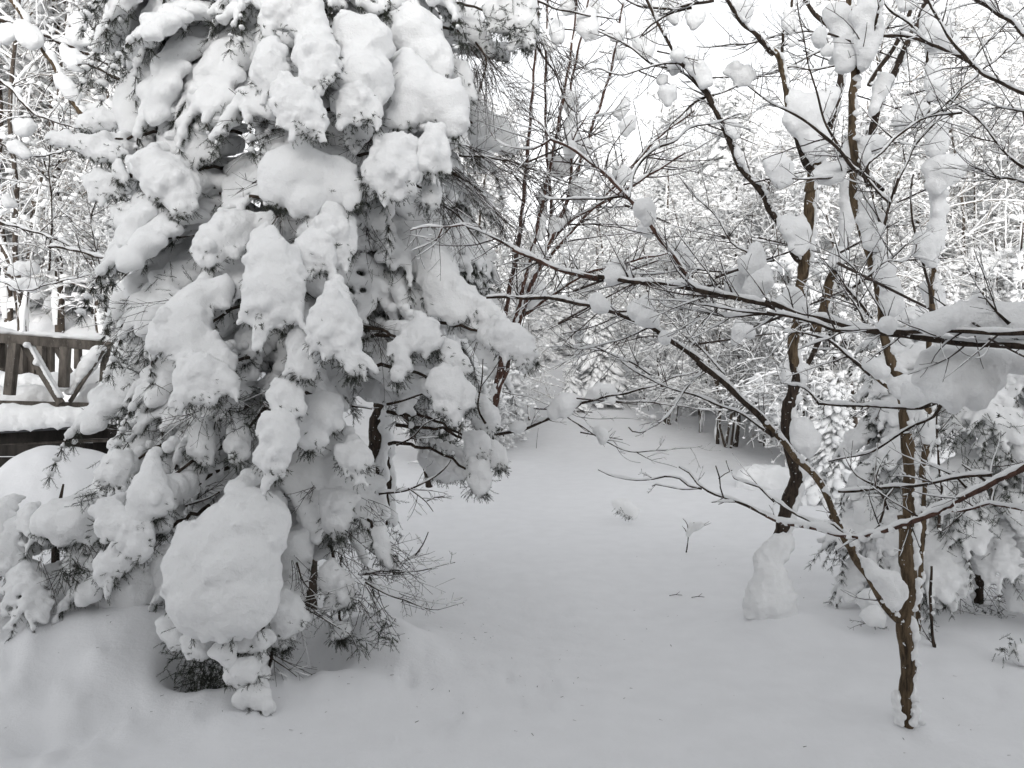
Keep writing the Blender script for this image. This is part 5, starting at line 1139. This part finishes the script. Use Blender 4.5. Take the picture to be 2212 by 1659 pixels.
for h, pts in spec_lines("""
L1 6.3 .14 | 100,160 170,140 230,180 260,250 210,300 150,280 100,210
L1 6.3 .12 | 0,190 90,150 100,210 40,260 -30,260
L1 6.2 .12 | 370,280 480,330 540,380 550,430 460,420 390,350
L1 6.3 .12 | 410,190 480,180 570,220 590,270 480,260 420,240
L1 6.4 .10 | 440,100 500,90 530,130 490,180 450,150
L1 6.3 .12 | 340,440 430,500 480,570 470,620 400,560 350,500
L1 6.3 .10 | 580,410 700,430 780,450 780,490 680,470
L1 6.3 .08 | 60,880 110,860 170,920 170,965 100,930
L1 6.5 .10 | 20,1220 70,1210 80,1250 40,1270
L1 6.2 .14 | 100,730 200,750 190,820 120,830
L3 6.6 .16 | 60,120 180,110 240,140 150,180 70,160
L3 6.6 .18 | 50,230 160,200 290,240 200,270 90,260
L1 6.4 .12 | 530,660 640,620 740,640 700,680 560,690
"""):
    snow_shape('snow_clump', lt, ltb, h[0], pts, float(h[1]), .12, float(h[2]), .4, 0, .02)

# ------------------------------------------------------------------ forest behind: a few kinds, each copied as separate trees
def far_bare(seed, H, nb, lean=.0, fine=1.0, snowy=1.0, multi=1):
    r_ = np.random.default_rng(seed); tk, br, sn = MB(), MB(), MB()
    for m in range(multi):
        a = r_.uniform(0, 6.28); dx = np.array([math.cos(a), math.sin(a)]) * (.25 * (multi > 1) + lean)
        n = 9; z = np.linspace(-.3, H * r_.uniform(.8, 1), n); x = dx[0] * (z / H) * H * .5 + r_.normal(size=n) * .05; y = dx[1] * (z / H) * H * .5 + r_.normal(size=n) * .05
        p = np.column_stack([x, y, z]); p = cr(p, .35); r0 = .07 if multi == 1 else .04; rr = np.linspace(r0, .012, len(p)); tk.tube(p, rr, 6)
        sn.tube(p[1:] + (.5 * r0 * r_.choice([-1, 1]), -.02, 0), rr[1:] * np.abs(.8 + .5 * np.sin(np.arange(len(p) - 1) * 1.9)), 5)
        for b in range(int(nb / multi)):
            t = r_.uniform(.12, .99) ** .8; i = min(len(p) - 2, int(t * len(p))); az = r_.uniform(0, 6.28); L = H * .30 * (1.15 - t) * r_.uniform(.6, 1.2) + .3
            d = np.array([math.cos(az) * .8, math.sin(az) * .8, .55]); q = [p[i]]
            for s in range(7): q.append(q[-1] + d * L / 7); d = d + r_.normal(size=3) * .12 + (0, 0, -.09 * s * .5); d /= np.linalg.norm(d)
            q = np.array(q); w = np.linspace(.013, .004, len(q)) * fine; br.tube(q, w, 3, False)
            sn.tube(q + (0, 0, .012), (w + .012 * snowy * np.abs(np.sin(np.arange(len(q)) * 2.1 + az))), 4, False)
            for c in range(7):
                j = r_.integers(1, len(q)); e = (q[j] - q[j - 1]); e /= np.linalg.norm(e); e = e + r_.normal(size=3) * .7; e /= np.linalg.norm(e); l = L * r_.uniform(.2, .5)
                g = [q[j]]
                for s in range(4): g.append(g[-1] + e * l / 4); e = e + r_.normal(size=3) * .2 + (0, 0, -.06); e /= np.linalg.norm(e)
                g = np.array(g); br.tube(g, np.linspace(.006, .003, 5) * fine, 3, False)
                if r_.random() < .92: sn.tube(g + (0, 0, .009), np.linspace(.013, .008, 5) * snowy, 3, False)
                for _b in range(3):
                    if r_.random() < .75 * snowy: k = r_.integers(1, 5); rb_ = r_.uniform(.018, .048); sn.ball(g[k] + (0, 0, rb_ * .6), rb_, 0, (1.5, 1.2, .9))
                for c2 in range(3):
                    e2 = r_.normal(size=3); e2 /= np.linalg.norm(e2); k = r_.integers(1, 5); h = np.array([g[k], g[k] + e2 * l * .25, g[k] + e2 * l * .5 + (0, 0, -.03)])
                    br.tube(h, .0028 * fine, 3, False)
                    if r_.random() < .75: sn.tube(h + (0, 0, .006), .0085 * snowy, 3, False)
            if r_.random() < .5 * snowy:
                j = r_.integers(1, 6); R = r_.uniform(.05, .13); sn.ball(q[j] + (0, 0, R * .6), R, 1, (1.2, 1, .85))
    return tk, br, sn
def far_spruce(seed, H, R0, dens=1.0):
    r_ = np.random.default_rng(seed); tk, nd, sn = MB(), MB(), MB()
    tk.tube([(0, 0, -.3), (0, 0, H * .5), (0, 0, H)], [H * .016, H * .01, .01], 7)
    n = int(H * 24 * dens)
    for k in range(n):
        t = (k + r_.random()) / n; z = H * (.06 + .93 * t); az = k * 2.399 + r_.normal() * .3; R = R0 * (1.02 - t) ** .8 * r_.uniform(.5, 1.2) * (1 + .25 * math.sin(az * 2 + seed) * math.sin(t * 9 + seed)) + .06; R = R if r_.random() > .12 else R * .4
        d = np.array([math.cos(az), math.sin(az), 0]); s = np.array([-d[1], d[0], 0]); m = max(2, int(R / .2))
        for j in range(m):
            f = (j + 1) / m; c = d * R * f + (0, 0, z - .42 * R * f ** 1.6); w = (.05 + .13 * math.sin(f * 2.4) * min(1, R)) * r_.choice([.75, 1, 1, 1.45])
            for side in (-1, 0, 1) if f > .35 else (0,):
                cc = c + s * side * w * 1.5 * f + (r_.normal() * .03, r_.normal() * .03, -abs(side) * w * .8 + r_.normal() * .02)
                v, tt = ICO[0]; A = np.stack([d * w * 1.35 + (0, 0, -w * .7), s * w * .85, (0, 0, w * .62)]); 
                sn.add((v * r_.uniform(.8, 1.25, size=(len(v), 1))) @ A + cc, None, tt)
                for q in range(7):
                    e = d * r_.uniform(.1, .9) + s * r_.normal() * .7 + np.array([0, 0, -.7]); e *= w * 1.5 / np.linalg.norm(e); o = cc + s * r_.normal() * w * .5 + (0, 0, -w * .1)
                    g = np.cross(e, (.2, .3, 1)); g *= .014 / (np.linalg.norm(g) + 1e-6); nd.add([o - g, o + g, o + e], None, [(0, 1, 2)])
    return tk, nd, sn
BARE_LAB, SPR_LAB = {}, {}
def proto(kind, mbs, names, mats_):
    ms = [m.mesh(n, mats=[x], smooth=(n != 'needles')) for m, n, x in zip(mbs, names, mats_)]; return (ms, names)
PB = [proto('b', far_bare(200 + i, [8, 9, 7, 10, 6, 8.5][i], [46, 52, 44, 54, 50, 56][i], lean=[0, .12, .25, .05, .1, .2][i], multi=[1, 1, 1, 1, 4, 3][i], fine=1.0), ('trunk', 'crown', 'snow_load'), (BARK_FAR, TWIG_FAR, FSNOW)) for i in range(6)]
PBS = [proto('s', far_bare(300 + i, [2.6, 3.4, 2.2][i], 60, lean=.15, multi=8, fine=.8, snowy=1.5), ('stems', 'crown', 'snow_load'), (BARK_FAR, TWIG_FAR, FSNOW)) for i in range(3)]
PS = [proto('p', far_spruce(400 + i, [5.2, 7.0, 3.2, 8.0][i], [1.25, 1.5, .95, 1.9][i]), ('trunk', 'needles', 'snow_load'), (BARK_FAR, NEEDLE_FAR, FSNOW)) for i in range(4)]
def plant(pr, name, label, group, x, y, s, rot, cat='tree', lean=(0, 0)):
    ms, names = pr; z = gz(x, y) - .05; o = thing(name, label, cat, (x, y, z), group)
    o.rotation_euler = (lean[0], lean[1], rot); o.scale = (s, s, s)
    for me, n in zip(ms, names):
        c = bpy.data.objects.new(n, me); COL.objects.link(c); c.parent = o
    return o
def at(px, d): return (px - CX) / FPX * d, d
# individually placed
x, y = at(1580, 25); plant(PS[3], 'spruce_tree', 'tall bright spruce heaped with snow behind the clearing, under the patch of sky', None, x, y, 1.22, .4)
x, y = at(1285, 24.5); plant(PS[2], 'spruce_tree', 'small bushy spruce at the far end of the clearing, dark green showing under its snow', None, x, y, 1.0, 1.2)
x, y = at(1232, 23); plant(PS[2], 'spruce_tree', 'waist-high snowy spruce left of the small bushy one far down the clearing', None, x, y, .5, 2.2)
x, y = at(1800, 10.5); plant(PS[2], 'spruce_tree', 'little drooping spruce between the forked tree and the ochre tree', None, x, y, .5, .2)
x, y = at(1745, 18.5); plant(PS[0], 'spruce_tree', 'snowy spruce behind the forked trunk at the clearing rim', None, x, y, .6, .9)
for k_, (px, d, i, s_) in enumerate(((1463, 21.5, 1, .8), (1512, 20, 4, .7), (1548, 18.6, 2, .75), (1572, 18.2, 5, .8), (1592, 18.4, 0, .9), (1636, 19, 3, .8), (1655, 18.6, 2, .9), (1702, 17.5, 1, .85), (1760, 16, 4, .8), (1832, 15.5, 0, .7), (1862, 14, 2, .8), (1893, 15, 3, .7), (1925, 14.5, 1, .8), (1440, 24, 5, .8), (1385, 25.5, 2, .9), (1120, 22, 2, .5), (1142, 21.5, 0, .45))):
    x, y = at(px, d); plant(PB[i], 'bare_tree', 'thin dark trunk at the rim of the clearing, frosted with snow', 'thin trunks along the rim of the clearing', x, y, s_, k_ * 1.3)
rf = np.random.default_rng(55)
def zone(px): return 'on the bank behind the deck' if px < 900 else ('at the far end of the clearing' if px < 1720 else 'in the thicket behind the ochre tree')
def blocked(px, d, H):
    # the gap of sky at the upper right of the clearing stays open
    topy = CY - (gz(*at(px, d)) + H - CAMZ) / d * FPX
    return 1560 < px < 1850 and topy < 190
def shut(px, d): return (1080 < px < 1390 and d < 33) or (1390 < px < 1720 and d < 20.5) or (1455 < px < 1690 and d < 25.5)
def scatter(n, protos, hs, name, what, grp, dl, dr, sr, cat, pleft, seed):
    rf = np.random.default_rng(seed); cnt = 0
    for k in range(6000):
        if cnt >= n: break
        left = rf.random() < pleft
        px = rf.uniform(-260, 330) if left else rf.uniform(960, 2520); d = rf.uniform(*(dl if left else dr)); d = d if rf.random() < .6 else d * .8 + .2 * (dl if left else dr)[0]
        i = rf.integers(len(protos)); s = rf.uniform(*sr)
        if not left and (shut(px, d) or blocked(px, d, hs[i] * s)): continue
        x, y = at(px, d); z = zone(px)
        plant(protos[i], name, what + ' ' + z, grp + ' ' + z, x, y, s, rf.uniform(0, 6.28), cat, (rf.normal() * .07, rf.normal() * .07) if cat == 'tree' else (0, 0)); cnt += 1
scatter(190, PB, [8, 9, 7, 10, 6, 8.5], 'bare_tree', 'bare snow-dusted tree', 'bare trees', (12.5, 32), (14.5, 44), (.8, 1.35), 'tree', .22, 1)
scatter(150, PBS, [3, 3, 3], 'leafless_bush', 'leafless bush bowed under snow', 'bushes', (13, 24), (14.5, 32), (.7, 1.3), 'bush', .18, 2)
scatter(70, PS, [5.2, 7, 3.2, 8], 'conifer', 'snow-laden conifer', 'conifers', (15, 30), (23, 44), (.55, 1.1), 'tree', .2, 3)
bake_all()
